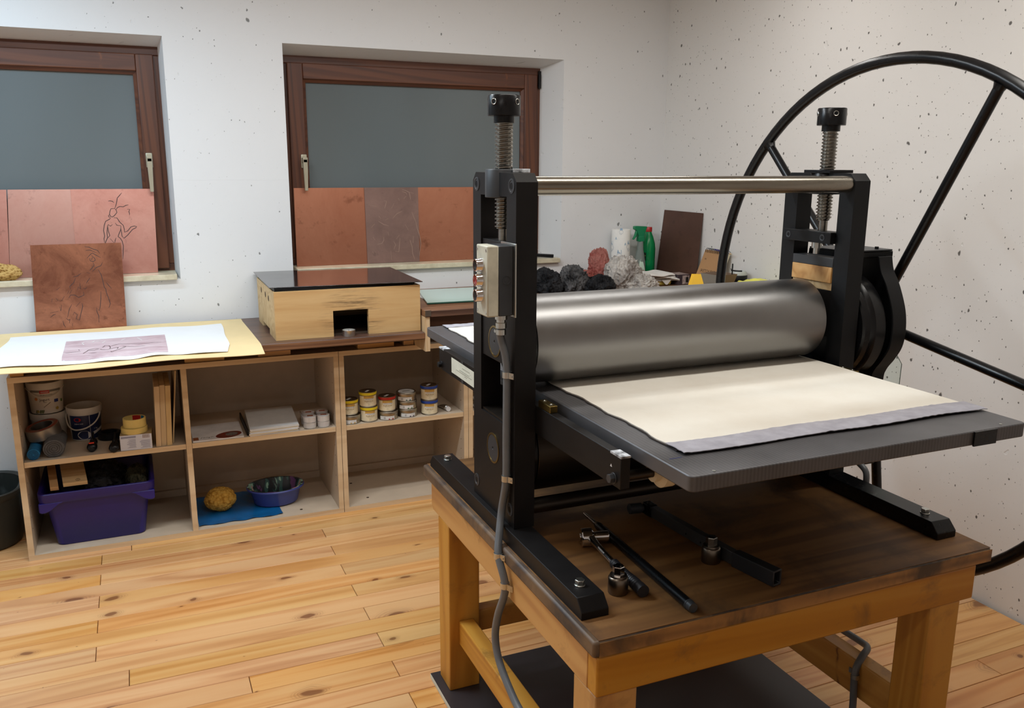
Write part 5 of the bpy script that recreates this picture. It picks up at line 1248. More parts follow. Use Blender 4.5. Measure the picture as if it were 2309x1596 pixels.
M['bag_black'] = film_mat('black_bin_liner_film', sr(52, 52, 54), sr(16, 16, 18), 0.24)
M['bag_grey'] = film_mat('dark_grey_liner_film', sr(104, 102, 102), sr(24, 24, 26), 0.24)
M['bag_red'] = film_mat('thin_red_film', sr(214, 148, 136), sr(172, 86, 78), 0.3, 0.4)
M['bag_white'] = film_mat('thin_white_film', sr(222, 216, 208), sr(138, 128, 122), 0.3, 0.15, 12)
mb = crumple((-0.215, 3.865, CB + 0.212), (0.108, 0.130, 0.066), 3.1, CB + 0.012, 0.30); tag(obj('black_plastic_bag', mb, M['bag_black'], ang=60), 'crumpled black plastic bag filling the purple bin', 'plastic bag')
mb = crumple((-0.072, 3.84, CB + 0.200), (0.044, 0.090, 0.056), 5.7, CB + 0.012, 0.30); tag(obj('olive_grey_rag', mb, film_mat('olive_grey_cloth', sr(92, 90, 70), sr(44, 46, 40), 0.7), ang=60), 'dark olive rag stuffed in the right end of the purple bin', 'rag')

# ================================================================== UPPER LEFT SHELF
M['pail'] = plain('white_pail_plastic', sr(212, 206, 196), 0.42, var=0.04, scale=10)
M['pail_in'] = plain('dim_pail_inside', sr(150, 144, 134), 0.6)


def pail(x, y, z, r0, r1, h, label, body=None):
    t = thing('plastic_pail', label, 'pail', (x, y, z), group='plastic pails on the upper left shelf')
    mb = MB(); mb.lathe((x, y, z), [(0.001, 0.0004), (r0 - 0.002, 0.0004), (r0, 0.002), (r1 - 0.003, h - 0.028), (r1, h - 0.0275), (r1 + 0.0015, h - 0.003), (r1, h), (r1 - 0.004, h - 0.0005), (r1 - 0.006, h - 0.012), (r0 - 0.004, 0.006), (0.001, 0.006)], 40)
    obj('pail_shell', mb, body or M['pail'], t, ang=40); return t


def wrapc(cx, cy, rz, th0):
    """cone wrap: rz(z) gives the radius"""
    return lambda x, z: (cx + rz(z) * math.cos(th0 + x / rz(z)), cy + rz(z) * math.sin(th0 + x / rz(z)), z)


px, py = -0.3855, 3.935
pail(px, py, SZ, 0.060, 0.0695, 0.125, 'lower white pail under another pail in the left corner of the shelf')
u = pail(px - 0.001, py - 0.004, SZ + 0.1256, 0.060, 0.0695, 0.132, 'upper white yogurt pail printed with flowers, stacked at the shelf corner')
zu = SZ + 0.1256; th = math.atan2(-py, -px) - 0.02
rz = lambda z: 0.0604 + (0.0695 - 0.003 - 0.0594) * (z - zu) / 0.104
w = wrapc(px - 0.001, py - 0.004, rz, th)


def wpoly(mb, pts):
    mb.add([w(a, zu + b) for a, b in pts], [tuple(range(len(pts)))]); return mb


mb = MB(); mb.grid(20, 1, lambda a, b: w(-0.062 + 0.124 * a, zu + 0.094 + 0.009 * b)); obj('grey_band', mb, M['grey_print'], u)
rz2 = rz; rz = lambda z: rz2(z) + 0.0004
w = wrapc(px - 0.001, py - 0.004, rz, th)
mb = MB(); mb.grid(6, 1, lambda a, b: w(-0.022 + 0.037 * a, zu + 0.089 + 0.0135 * b)); rl = obj('red_logo_patch', mb, M['red'], u)
mb = MB(); rz = lambda z: rz2(z) + 0.0009; w = wrapc(px - 0.001, py - 0.004, rz, th); put_text(mb, 'demeter', 0.0085, lambda a, b: w(a - 0.003, zu + 0.0953 + b)); obj('logo_word', mb, M['white_print'], rl, smooth=False)
mb = MB(); put_text(mb, 'Bergbauernmilch', 0.0066, lambda a, b: w(a + 0.003, zu + 0.083 + b)); put_text(mb, 'Jogurt', 0.0150, lambda a, b: w(a - 0.006, zu + 0.062 + b)); put_text(mb, 'natur', 0.006, lambda a, b: w(a - 0.004, zu + 0.0515 + b)); mb.add([w(-0.012, zu + 0.030), w(-0.0105, zu + 0.029), w(0.016, zu + 0.049), w(0.015, zu + 0.0505)], [(0, 1, 2, 3)]); obj('label_words', mb, M['black_print'], u, smooth=False)
mb = MB(); mb.grid(4, 1, lambda a, b: w(0.030 + 0.017 * a, zu + 0.047 + 0.013 * b)); obj('blue_square', mb, plain('eu_blue_print', sr(40, 54, 130), 0.5), u)
mb = MB(); mb.grid(3, 1, lambda a, b: w(0.060 + 0.010 * a, zu + 0.043 + 0.012 * b)); obj('green_square', mb, plain('leaf_green_print', sr(92, 130, 50), 0.5), u)
mb = MB()
for a, b, r in ((-0.038, 0.066, 0.0065), ):
    mb.add([w(a + r * math.cos(q), zu + b + r * math.sin(q)) for q in [2 * PI * k / 14 for k in range(14)]], [tuple(range(14))])
obj('orange_flower', mb, plain('orange_flower_print', sr(206, 130, 70), 0.5), u, smooth=False)
mb = MB()
for a, b, r in ((0.040, 0.020, 0.009), (-0.034, 0.012, 0.006)):
    mb.add([w(a + r * (0.6 + 0.4 * (k % 2)) * math.cos(q), zu + b + r * (0.6 + 0.4 * (k % 2)) * math.sin(q)) for k, q in enumerate([2 * PI * k / 18 for k in range(18)])], [tuple(range(18))])
obj('yellow_flower', mb, plain('yellow_flower_print', sr(190, 160, 70), 0.5), u, smooth=False)
mb = MB()
for a in (-0.046, -0.040, -0.030, -0.024, -0.018): mb.add([w(a, zu + 0.004), w(a + 0.004, zu + 0.004), w(a + 0.009, zu + 0.017), w(a + 0.004, zu + 0.020)], [(0, 1, 2, 3)])
obj('green_leaves', mb, plain('green_leaf_print', sr(96, 104, 60), 0.5), u, smooth=False)
mb = MB(); mb.tube(cr([(px - 0.001 + 0.0718 * math.cos(th + q), py - 0.004 + 0.0718 * math.sin(th + q), zu + zz) for q, zz in ((-1.5, 0.108), (-1.1, 0.103), (-0.55, 0.082), (0.0, 0.074), (0.55, 0.082), (1.1, 0.103), (1.5, 0.108))], 5), 0.0016, 8); obj('pail_handle', mb, M['pail'], u)

bx2, by2 = -0.2495, 3.905
p2 = pail(bx2, by2, SZ, 0.056, 0.0675, 0.142, 'open white pail with a dark blue label and a swung-down handle')
th = math.atan2(-by2, -bx2) + 0.05
rz3 = lambda z: 0.0556 + (0.0645 - 0.0556) * (z - SZ) / 0.114 + 0.0010
rz = rz3; w = wrapc(bx2, by2, rz, th)
mb = MB(); mb.grid(26, 1, lambda a, b: w(-0.070 + 0.150 * a, SZ + 0.006 + 0.105 * b)); bl = obj('blue_label', mb, plain('dark_blue_label', sr(30, 46, 96), 0.4, var=0.25, scale=9, dark=sr(14, 20, 46)), p2)
rz = lambda z: rz3(z) + 0.0005; w = wrapc(bx2, by2, rz, th)
mb = MB(); mb.add([w(-0.034 + 0.015 * math.cos(q), SZ + 0.094 + 0.009 * math.sin(q)) for q in [2 * PI * k / 22 for k in range(22)]], [tuple(range(22))]); obj('red_oval_logo', mb, M['red'], bl, smooth=False)
mb = MB(); put_text(mb, 'Joghurt mild', 0.0072, lambda a, b: w(a - 0.030, SZ + 0.076 + b)); put_text(mb, '1 kg', 0.010, lambda a, b: w(a + 0.036, SZ + 0.050 + b)); mb.grid(1, 1, lambda a, b: w(0.0125 + 0.0012 * a, SZ + 0.010 + 0.10 * b))
mb.add([w(-0.012 + 0.026 * math.cos(q), SZ + 0.026 + 0.019 * math.sin(q)) for q in [2 * PI * k / 22 for k in range(22)]], [tuple(range(22))]); mb.grid(8, 1, lambda a, b: w(0.018 + 0.058 * a, SZ + 0.022 + 0.018 * a + 0.012 * b)); obj('label_print', mb, M['white_print'], bl, smooth=False)
mb = MB(); mb.tube(cr([(bx2 + r * math.cos(th + q), by2 + r * math.sin(th + q), SZ + zz) for q, r, zz in ((0.95, 0.069, 0.113), (0.7, 0.074, 0.096), (0.35, 0.077, 0.076), (-0.1, 0.078, 0.060), (-0.6, 0.077, 0.055), (-1.05, 0.073, 0.066), (-1.5, 0.070, 0.090), (-1.9, 0.069, 0.113))], 6), 0.0030, 8); obj('pail_handle', mb, M['pail'], p2)
mb = MB(); mb.cyl((bx2, by2, SZ + 0.10), (bx2, by2, SZ + 0.101), 0.059, n=36); obj('contents', mb, plain('grey_stone_contents', sr(130, 124, 112), 0.7, var=0.2, scale=30), p2)

# felt rolls and the wide silver tape lying over them


def rolled(name, label, cat, x, z, y0, y1, rad, n_turn, mat, squash=1.0):
    t = thing(name, label, cat, (x, (y0 + y1) / 2, SZ))
    mb = MB(); L = []
    for yy, k in ((y0, 0.985), (y0 + 0.003, 1.0), (y1 - 0.003, 1.0), (y1, 0.985)): L.append([(x + rad * k * math.cos(a) * squash, yy, z + rad * k * math.sin(a)) for a in [-2 * PI * q / 36 for q in range(36)]])
    mb.loft(L); obj('roll_body', mb, mat, t)
    pts = [(x + squash * rad * (0.12 + 0.82 * q / (n_turn * 24)) * math.cos(2 * PI * q / 24), y0 - 0.0006, z + rad * (0.12 + 0.82 * q / (n_turn * 24)) * math.sin(2 * PI * q / 24)) for q in range(n_turn * 24 + 1)]
    mb = MB(); mb.tube(pts, 0.0009, 5); obj('spiral_edge', mb, M['felt_grey'] if n_turn == 4 else plain('dark_blue_spiral', sr(10, 60, 96), 0.8), t)
    return t


rolled('blue_cloth_roll', 'rolled bright blue cloth standing end-on in the lower left shelf corner', 'cloth roll', -0.4265, SZ + 0.0228, 3.662, 3.80, 0.0225, 5, plain('bright_blue_cloth', sr(20, 118, 176), 0.8, var=0.12, scale=60, bump=0.3, bscale=300))
rolled('grey_felt_roll', 'rolled dark grey felt lying under the wide silver tape', 'felt roll', -0.3545, SZ + 0.0362, 3.668, 3.83, 0.0360, 4, plain('grey_felt', sr(92, 92, 94), 0.95, var=0.14, scale=70, bump=0.4, bscale=260), 1.08)
c0 = Vector((-0.396, 3.790, SZ + 0.0815)); ax = Vector((-0.20, -0.10, 0.97)).normalized(); uu = ax.orthogonal().normalized(); vv = ax.cross(uu)


def tiltring(mb, prof, n=44):
    mb.loft([[tuple(c0 + ax * h + r * (math.cos(2 * PI * i / n) * uu + math.sin(2 * PI * i / n) * vv)) for i in range(n)] for r, h in prof], False, False); return mb


tp = thing('silver_tape_roll', 'wide silver duct tape roll tilted against the stacked pails', 'tape roll', c0)
obj('tape', tiltring(MB(), [(0.040, -0.022), (0.062, -0.022), (0.0635, -0.0205), (0.0635, 0.0205), (0.062, 0.022), (0.040, 0.022), (0.040, -0.022)]), steel('silver_duct_tape', sr(176, 172, 166), 0.42, 0, (4, 4, 4), 0.85), tp, ang=40)
mb = MB(); tiltring(mb, [(0.0445, 0.0222), (0.060, 0.0222)]); obj('red_ring_print', mb, plain('faded_red_print', sr(160, 66, 50), 0.6, var=0.3, scale=30, dark=sr(120, 96, 82)), tp)


def grip(label, x, y0, y1, h, tilt, red):
    t = thing('hand_clamp', label, 'clamp', (x, (y0 + y1) / 2, SZ), group='black hand clamps')
    prof = [(0.0, 0.012, 0.011), (0.10, 0.0195, 0.017), (0.30, 0.0185, 0.019), (0.45, 0.014, 0.0165), (0.62, 0.0135, 0.016), (0.80, 0.015, 0.019), (1.0, 0.010, 0.012)]
    L = []
    for s, a, b in prof:
        c = (x + tilt * s, y0 + (y1 - y0) * s, SZ + b + 0.0003)
        L.append([(c[0] + a * math.cos(q), c[1], c[2] + b * math.sin(q)) for q in [-2 * PI * k / 18 for k in range(18)]])
    mb = MB(); mb.loft(L); obj('grip', mb, M['black_gloss'], t, ang=60)
    mb = MB(); mb.box(x + tilt * 0.4 - 0.004, x + tilt * 0.4 + 0.004, y0 + 0.03, y1 + 0.04, SZ + 0.034, SZ + 0.046); obj('bar', mb, M['blackpaint'], t, bevel=0.002)
    if red:
        mb = MB(); mb.box(x - 0.010, x + 0.010, y0 + 0.004, y0 + 0.014, SZ + 0.0345, SZ + 0.0385); obj('red_button', mb, plain('bright_red_button', sr(220, 60, 34), 0.4), t, bevel=0.001)


grip('black hand clamp with a red button in front of the blue-label pail', -0.222, 3.680, 3.775, 0.04, 0.006, True)
grip('plain black hand clamp lying beside the printed cardboard box', -0.1415, 3.637, 3.74, 0.04, 0.010, False)
tp = thing('black_tape_roll', 'black tape roll lying flat behind the hand clamps', 'tape roll', (-0.172, 3.835, SZ))
mb = MB(); mb.lathe((-0.160, 3.855, SZ + 0.0004), [(0.030, 0), (0.0435, 0), (0.045, 0.001), (0.045, 0.027), (0.0435, 0.028), (0.030, 0.028), (0.030, 0)], 36); obj('tape', mb, M['blackpaint'], tp, ang=40)
bxn = thing('printed_carton', 'small white printed cardboard box under the masking tape rolls', 'box', (-0.056, 3.69, SZ))
mb = MB(); mb.loft([[(x, y, SZ + z) for x, y in ((-0.116, 3.648), (0.002, 3.643), (0.008, 3.735), (-0.110, 3.740))] for z in (0.0004, 0.064)]); cb2 = obj('carton', mb, plain('brown_carton_top', sr(176, 150, 104), 0.7), bxn, smooth=False)
fm = lambda a, b, o=0.0006: (-0.116 + 0.118 * a, 3.648 - 0.005 * a - o, SZ + 0.0006 + 0.0628 * b)
mb = MB(); mb.grid(1, 1, lambda a, b: fm(a, b, 0.0003)); fp_ = obj('front_label', mb, plain('pale_blue_white_label', sr(206, 210, 224), 0.6, var=0.03), cb2)
mb = MB()
for k in range(13): mb.add([fm(0.715 + 0.017 * k, 0.74), fm(0.715 + 0.017 * k + (0.006 if k % 3 else 0.011), 0.74), fm(0.715 + 0.017 * k + (0.006 if k % 3 else 0.011), 0.97), fm(0.715 + 0.017 * k, 0.97)], [(0, 1, 2, 3)])
obj('barcode', mb, plain('brown_barcode', sr(140, 106, 92), 0.6), fp_, smooth=False)
mb = MB(); random.seed(11)
for c0_, c1_, r0_ in ((0.20, 0.50, 0.62), (0.60, 0.95, 0.50)):
    for k in range(11):
        b = r0_ + 0.08 - 0.055 * k
        if b < 0.05: break
        a0 = c0_ + random.uniform(0, 0.10); a1 = c1_ - random.uniform(0, 0.02)
        mb.add([fm(a0, b), fm(a1, b), fm(a1, b + 0.022), fm(a0, b + 0.022)], [(0, 1, 2, 3)])
mb.add([fm(0.03, 0.80), fm(0.50, 0.80), fm(0.50, 0.93), fm(0.03, 0.93)], [(0, 1, 2, 3)]); obj('printed_lines', mb, plain('grey_blue_print', sr(150, 152, 176), 0.6), fp_, smooth=False)
M['masking'] = plain('masking_tape_yellow', sr(216, 190, 112), 0.6, var=0.05, scale=30)
for k, (r, h0, h1, lab) in enumerate(((0.0500, 0.0646, 0.0876, 'lower wider masking tape roll on the printed carton'), (0.0435, 0.0879, 0.1239, 'upper masking tape roll with a red and blue core label'))):
    tp = thing('masking_tape_roll', lab, 'tape roll', (-0.056, 3.69, SZ + h0), group='yellow masking tape rolls'); cx, cy = -0.060 + 0.003 * k, 3.692
    mb = MB(); mb.lathe((cx, cy, SZ), [(0.0385, h0), (r - 0.001, h0), (r, h0 + 0.001), (r, h1 - 0.001), (r - 0.001, h1), (0.0385, h1), (0.0385, h0)], 44); tpo = obj('tape', mb, M['masking'], tp, ang=40)
    if k:
        for nm, a0, a1, cc in (('red_core_label', 0.9, 1.75, 'red'), ('blue_core_label', 0.35, 0.85, None)):
            mb = MB(); mb.grid(10, 1, lambda u, v: (cx + 0.0382 * math.cos(a0 + (a1 - a0) * u), cy + 0.0382 * math.sin(a0 + (a1 - a0) * u), SZ + h0 + 0.004 + (h1 - h0 - 0.006) * v)); obj(nm, mb, M['red'] if cc else plain('teal_core_print', sr(0, 120, 150), 0.5), tpo)
GB = 'boards standing on end on the upper left shelf'
for k, lab in enumerate(('leftmost of the three standing boards beside the printed carton', 'middle of the three standing boards beside the printed carton', 'rightmost of the three standing boards beside the printed carton')):
    xa = 0.0165 + 0.0208 * k; ln = 0.010
    mb = MB(); y0b, y1b = 3.652 + 0.003 * (k % 2), 3.90
    mb.loft([[(xa + ln * q, y0b, SZ + 0.0004 + z), (xa + 0.0198 + ln * q, y0b, SZ + 0.0004 + z), (xa + 0.0198 + ln * q, y1b, SZ + 0.0004 + z), (xa + ln * q, y1b, SZ + 0.0004 + z)] for q, z in ((0, 0), (1, 0.253 + 0.003 * (k == 1)))])
    tag(obj('standing_board', mb, M['ply'], smooth=False), lab, 'board', GB)
mb = MB(); mb.loft([[(0.0805 + ln_, y, z) for ln_, y in ((a, 3.68), (a + 0.005, 3.68), (a + 0.005, 3.97), (a, 3.97))] for a, z in ((0.0, SZ + 0.0004), (0.030, SZ + 0.306))])
tag(obj('standing_board', mb, M['ply'], smooth=False), 'taller thin board leaning against the cabinet divider', 'board', GB)

# black tub left of the cabinet
tb2 = thing('black_tub', 'big black plastic tub on the floor left of the shelf cabinet', 'tub', (-0.73, 3.93, 0.0005))
R6 = lambda k, z, o=0.0: rrect(-0.735, 3.935, 0.205 * k + o, 0.160 * k + o, 0.125, z, 7)
mb = MB(); mb.loft([R6(0.97, 0.0006), R6(1.0, 0.006), R6(1.06, 0.205), R6(1.06, 0.212, 0.006), R6(1.07, 0.238, 0.008), R6(1.06, 0.241, 0.004), R6(1.05, 0.234, -0.004), R6(0.98, 0.010, -0.004)], True, True)
_t = NT('black_tub_plastic'); _f = _t.noise(_t.coord((1, 1, 0.7)), 7, 4, 0.6)
_t.set(color=_t.mix(_t.ramp(_f, [(0.55, (0, 0, 0, 1)), (0.68, (1, 1, 1, 1))]), sr(44, 48, 46), sr(86, 90, 90)), rough=0.32)
obj('tub_shell', mb, plain('black_tub_outside', sr(46, 47, 44), 0.34, var=0.1, scale=14), tb2, ang=40)
mb = MB(); mb.loft([R6(1.046, 0.230, -0.0046), R6(0.985, 0.012, -0.0046)], False, False); obj('smeared_inside', mb, _t.m, tb2)

# sponge on the left sill, knife on the right sill
_t = NT('brown_sea_sponge'); _v = _t.coord((1, 1, 1.3))
_vo = _t.n('ShaderNodeTexVoronoi'); _vo.inputs['Scale'].default_value = 75; _t.l(_v, _vo.inputs['Vector'])
_t.set(color=_t.ramp(_vo.outputs['Distance'], [(0.0, sr(84, 54, 20)), (0.22, sr(150, 112, 58)), (0.5, sr(192, 156, 96))]), rough=0.95, spec=0.1); _t.bump(_vo.outputs['Distance'], 1.0, 0.006)
mb = MB(); mb.blob((-0.530, 4.146, 1.0585 + 0.031), (0.080, 0.034, 0.040), sponge_fn(7.0, 0.22, 1.9, 0.05), 64, 36, 1.0586)
tag(obj('sea_sponge', mb, _t.m, ang=180), 'brown holed sea sponge lying on the left window sill', 'sponge')
kn = thing('knife', 'black-handled knife lying on the right end of the right window sill', 'knife', (2.03, 4.16, 1.0585))
A = Vector((2.058, 4.126, 1.0680)); B = Vector((1.965, 4.176, 1.0720)); d = (B - A).normalized(); n = Vector((0, 0, 1)).cross(d)
mb = MB(); mb.loft([[tuple(p + n * a * k + Vector((0, 0, 1)) * b) for a, b in ((-1, -0.0085), (1, -0.0085), (1, 0.0085), (-1, 0.0085))] for p, k in ((A, 0.013), (A.lerp(B, 0.5), 0.012), (B, 0.008))]); obj('handle', mb, M['black_gloss'], kn, bevel=0.003)
Cc = B + d * 0.11
mb = MB(); mb.loft([[tuple(p + n * a * k + Vector((0, 0, 1)) * b) for a, b in ((-1, -0.001), (1, -0.001), (1, 0.001), (-1, 0.001))] for p, k in ((B, 0.006), (Cc, 0.004))]); obj('blade', mb, M['chrome'], kn, smooth=False)

# ================================================================== DESK TOP BEHIND THE PRESS
DD = DZ + 0.0004
mb = crumple((1.862, 3.815, DD + 0.026), (0.080, 0.078, 0.086), 1.3, DD); tag(obj('black_bin_liner', mb, M['bag_black'], ang=60), 'leftmost crumpled black plastic bag, next to the press frame', 'plastic bag', 'crumpled black plastic bags on the desk')
mb = crumple((2.003, 3.800, DD + 0.028), (0.080, 0.074, 0.092), 4.2, DD); tag(obj('black_bin_liner', mb, M['bag_grey'], ang=60), 'greyish crumpled plastic bag between two black ones on the desk', 'plastic bag', 'crumpled black plastic bags on the desk')
mb = crumple((2.095, 3.675, DD + 0.020), (0.072, 0.060, 0.064), 8.8, DD); tag(obj('black_bin_liner', mb, M['bag_black'], ang=60), 'low crumpled black plastic bag in front of the red bag', 'plastic bag', 'crumpled black plastic bags on the desk')
mb = crumple((2.225, 3.925, DD + 0.090), (0.058, 0.052, 0.098), 2.6, DD, 0.30); b2 = MB(); crm = crumple((2.150, 3.925, DD + 0.034), (0.062, 0.052, 0.048), 6.1, DD, 0.3); mb.add(crm.v, crm.f)
tag(obj('red_plastic_bag', mb, M['bag_red'], ang=60), 'crumpled translucent red plastic bag standing up before the towel roll', 'plastic bag')
mb = crumple((2.255, 3.740, DD + 0.050), (0.092, 0.072, 0.112), 9.4, DD, 0.34); crm = crumple((2.335, 3.690, DD + 0.018), (0.085, 0.065, 0.058), 3.9, DD, 0.36); mb.add(crm.v, crm.f)
tag(obj('white_plastic_bag', mb, M['bag_white'], ang=60), 'crumpled off-white plastic bag in the middle of the desk', 'plastic bag')
# kitchen towel roll
tw = thing('paper_towel_roll', 'white paper towel roll printed with pale blue drawings', 'paper towel', (2.432, 4.05, DD))
cx, cy, r, h = 2.432, 4.058, 0.0510, 0.276
mb = MB(); mb.lathe((cx, cy, DD), [(0.020, 0.0), (r - 0.001, 0.0), (r, 0.002), (r, h - 0.002), (r - 0.001, h), (0.020, h), (0.0195, h - 0.03)], 44); to = obj('towel', mb, plain('quilted_paper', sr(236, 234, 228), 0.9, var=0.02, scale=30, bump=0.4, bscale=160, spec=0.1), tw, ang=40)
th = math.atan2(-cy, -cx); w3 = wrap(cx, cy, r + 0.0004, th)
lb_ = plain('pale_blue_print', sr(158, 184, 206), 0.8, var=0.1); mb = MB(); mg = MB()
for (ox, oz, s) in ((-0.006, 0.135, 1.0), (0.052, 0.185, 1.0), (-0.062, 0.18, 1.0), (0.052, 0.06, 1.0), (-0.06, 0.045, 1.0), (0.0, 0.265, 0.6)):
    mp = lambda a, b: w3(ox + a * s, oz + b * s, DD)
    mb.add([mp(-0.013, 0.012), mp(-0.010, 0.034), mp(0.010, 0.034), mp(0.013, 0.012), mp(0.006, 0.016), mp(-0.006, 0.016)], [tuple(range(6))])
    mg.ribbon([(0.018 * math.cos(q) * (1 + 0.12 * math.sin(5 * q)), -0.002 + 0.015 * math.sin(q) * (1 + 0.12 * math.cos(4 * q))) for q in [2 * PI * k / 26 for k in range(27)]], 0.0012, mp, False)
    mg.ribbon([(-0.004 + 0.008 * math.cos(q), -0.016 + 0.008 * math.sin(q)) for q in [2 * PI * k / 14 for k in range(15)]], 0.0011, mp, False)
for (ox, oz) in ((0.025, 0.20), (-0.032, 0.06), (0.028, 0.085), (-0.028, 0.23), (0.020, 0.022)):
    mp = lambda a, b: w3(ox + a, oz + b, DD)
    mb.add([mp(-0.006, -0.006), mp(-0.002, -0.006), mp(0.0, 0.002), mp(0.002, -0.006), mp(0.006, -0.006), mp(0.0, 0.009)], [tuple(range(6))])
obj('blue_shapes', mb, lb_, to, smooth=False); obj('blue_outlines', mg, plain('grey_blue_outline', sr(140, 158, 178), 0.8), to, smooth=False)
# spray bottle
sp = thing('spray_bottle', 'clear spray bottle with a green trigger head beside the towel roll', 'spray bottle', (2.525, 4.02, DD))
cx, cy = 2.527, 4.012
E_ = lambda a, b, z: ell(cx, cy, a, b, DD + z, 28)
mb = MB(); mb.loft([E_(0.030, 0.022, 0.0), E_(0.034, 0.025, 0.003), E_(0.0355, 0.026, 0.05), E_(0.034, 0.025, 0.09), E_(0.026, 0.021, 0.135), E_(0.0185, 0.017, 0.165), E_(0.0165, 0.0160, 0.195), E_(0.0160, 0.0158, 0.222)])
_t = NT('smoky_clear_plastic'); _t.set(color=_t.mix(_t.noise(_t.coord(), 4, 2), sr(176, 184, 178), sr(160, 170, 164)), trans=0.55, rough=0.18, ior=1.2); sb = obj('bottle', mb, _t.m, sp, ang=60)
mb = MB()
for o_ in ((1, ), ):
    mb.loft([[(cx - 0.0165 * (1 if z < 0.236 else 1.05), cy - 0.016, DD + z), (cx + 0.0165, cy - 0.016, DD + z), (cx + 0.0165, cy + 0.016, DD + z), (cx - 0.0165, cy + 0.016, DD + z)] for z in (0.212, 0.240)])
mb.prism([(cx - 0.016, DD + 0.238), (cx + 0.016, DD + 0.238), (cx + 0.034, DD + 0.292), (cx - 0.032, DD + 0.296), (cx - 0.044, DD + 0.294), (cx - 0.044, DD + 0.278), (cx - 0.030, DD + 0.272)], 'y', cy - 0.012, cy + 0.012)
mb.prism([(cx - 0.030, DD + 0.274), (cx - 0.020, DD + 0.270), (cx - 0.028, DD + 0.240), (cx - 0.044, DD + 0.222), (cx - 0.050, DD + 0.224), (cx - 0.040, DD + 0.242)], 'y', cy - 0.007, cy + 0.007)
obj('trigger_head', mb, plain('emerald_plastic', sr(10, 128, 82), 0.35, var=0.05), sp, bevel=0.002)
mp = lambda a, b, o=0.0272: (cx + a, cy - 0.0275 + 0.30 * abs(a) ** 1.5 - 0.0002 + (0.0055 if b > 0.10 else 0.002 if b > 0.08 else 0) - (o - 0.0272), DD + b)
mb = MB(); mb.grid(8, 10, lambda u, v: (lambda zz: mp(-0.004 + (u - 0.5) * 2 * (0.024 * (1 - max(0, (zz - 0.05) / 0.07)) ** 0.6 if zz > 0.05 else 0.024), zz))(0.012 + 0.106 * v)); sl = obj('bottle_label', mb, plain('pale_green_label', sr(204, 226, 206), 0.5, var=0.03), sb)
mb = MB(); mb.add([mp(-0.026, 0.028, 0.0280), mp(0.020, 0.028, 0.0280), mp(0.018, 0.046, 0.0280), mp(-0.024, 0.046, 0.0280)], [(0, 1, 2, 3)]); obj('green_panel', mb, plain('dark_green_print', sr(8, 104, 66), 0.5), sl, smooth=False)
mb = MB(); put_text(mb, 'Frosch', 0.0135, lambda a, b: mp(a - 0.004, 0.056 + b, 0.0283)); obj('red_word', mb, M['red'], sl, smooth=False)
mb = MB(); put_text(mb, 'Glasreiniger', 0.0075, lambda a, b: mp(a - 0.003, 0.041 + b, 0.0284)); put_text(mb, 'Spiritus', 0.0065, lambda a, b: mp(a - 0.003, 0.033 + b, 0.0284)); obj('white_words', mb, M['white_print'], sl, smooth=False)
# green bottle
gb = thing('green_bottle', 'green plastic bottle with a red cap in the room corner', 'bottle', (2.618, 4.065, DD)); cx, cy = 2.612, 4.066
mb = MB(); mb.lathe((cx, cy, DD), [(0.001, 0.001), (0.036, 0.0), (0.040, 0.004), (0.0405, 0.10), (0.0395, 0.105), (0.0405, 0.112), (0.0405, 0.165), (0.037, 0.195), (0.026, 0.232), (0.0175, 0.252), (0.016, 0.262)], 36); go = obj('bottle', mb, plain('glossy_green_plastic', sr(0, 136, 76), 0.2, var=0.05), gb, ang=60)
mb = MB(); mb.lathe((cx, cy, DD), [(0.0168, 0.258), (0.0185, 0.259), (0.0185, 0.281), (0.0170, 0.2835), (0.001, 0.2838)], 26); obj('cap', mb, M['red'], gb, ang=40)
th = math.atan2(-cy, -cx) - 0.75; w4 = wrap(cx, cy, 0.0411, th)
mb = MB(); mb.grid(10, 1, lambda u, v: w4(-0.022 + 0.044 * u, 0.100 + 0.046 * v, DD)); gl = obj('dark_label', mb, plain('dark_bottle_label', sr(18, 46, 34), 0.4, var=0.1, scale=30), go)
w5 = wrap(cx, cy, 0.0415, th); mb = MB(); put_text(mb, 'Spiritus', 0.0095, lambda a, b: w5(a + 0.006, 0.130 + b, DD)); put_text(mb, '94%', 0.009, lambda a, b: w5(a + 0.006, 0.115 + b, DD)); obj('label_word', mb, plain('lime_print', sr(170, 206, 90), 0.5), gl, smooth=False)
# folded cloth over a yellow sponge cloth
mb = MB(); mb.prism([(2.440, DD), (2.585, DD), (2.592, DD + 0.024), (2.434, DD + 0.026)], 'y', 3.790, 3.905)
tag(obj('yellow_cloth_pad', mb, plain('yellow_wiping_pad', sr(226, 202, 96), 0.8, var=0.06, bump=0.3, bscale=120), bevel=0.006, segs=3), 'yellow cloth pad under the folded white cloth', 'cloth')
fc = thing('folded_cloth', 'folded white cotton cloth lying on the yellow pad', 'cloth', (2.50, 3.85, DD + 0.027))
_cl = plain('white_cotton', sr(232, 228, 222), 0.9, var=0.04, scale=14, bump=0.35, bscale=90, spec=0.1)
for k in range(4):
    q = 0.0095 * k; e = 0.010 * (k % 2)
    mb = MB(); mb.sheet(26, 12, lambda u, v: (2.392 + e + (0.232 - 0.012 * k) * u, 3.772 + 0.012 * math.sin(u * 4 + k) - (0.010 if k == 3 else 0) + (0.165) * v, DD + 0.0285 + q + 0.0075 + 0.003 * math.sin(u * 9 + k * 2) - 0.006 * max(0, 0.12 - v) * 8 - 0.010 * max(0, u - 0.75) * 2), 0.0068); obj('fold', mb, _cl, fc, bevel=0.003)
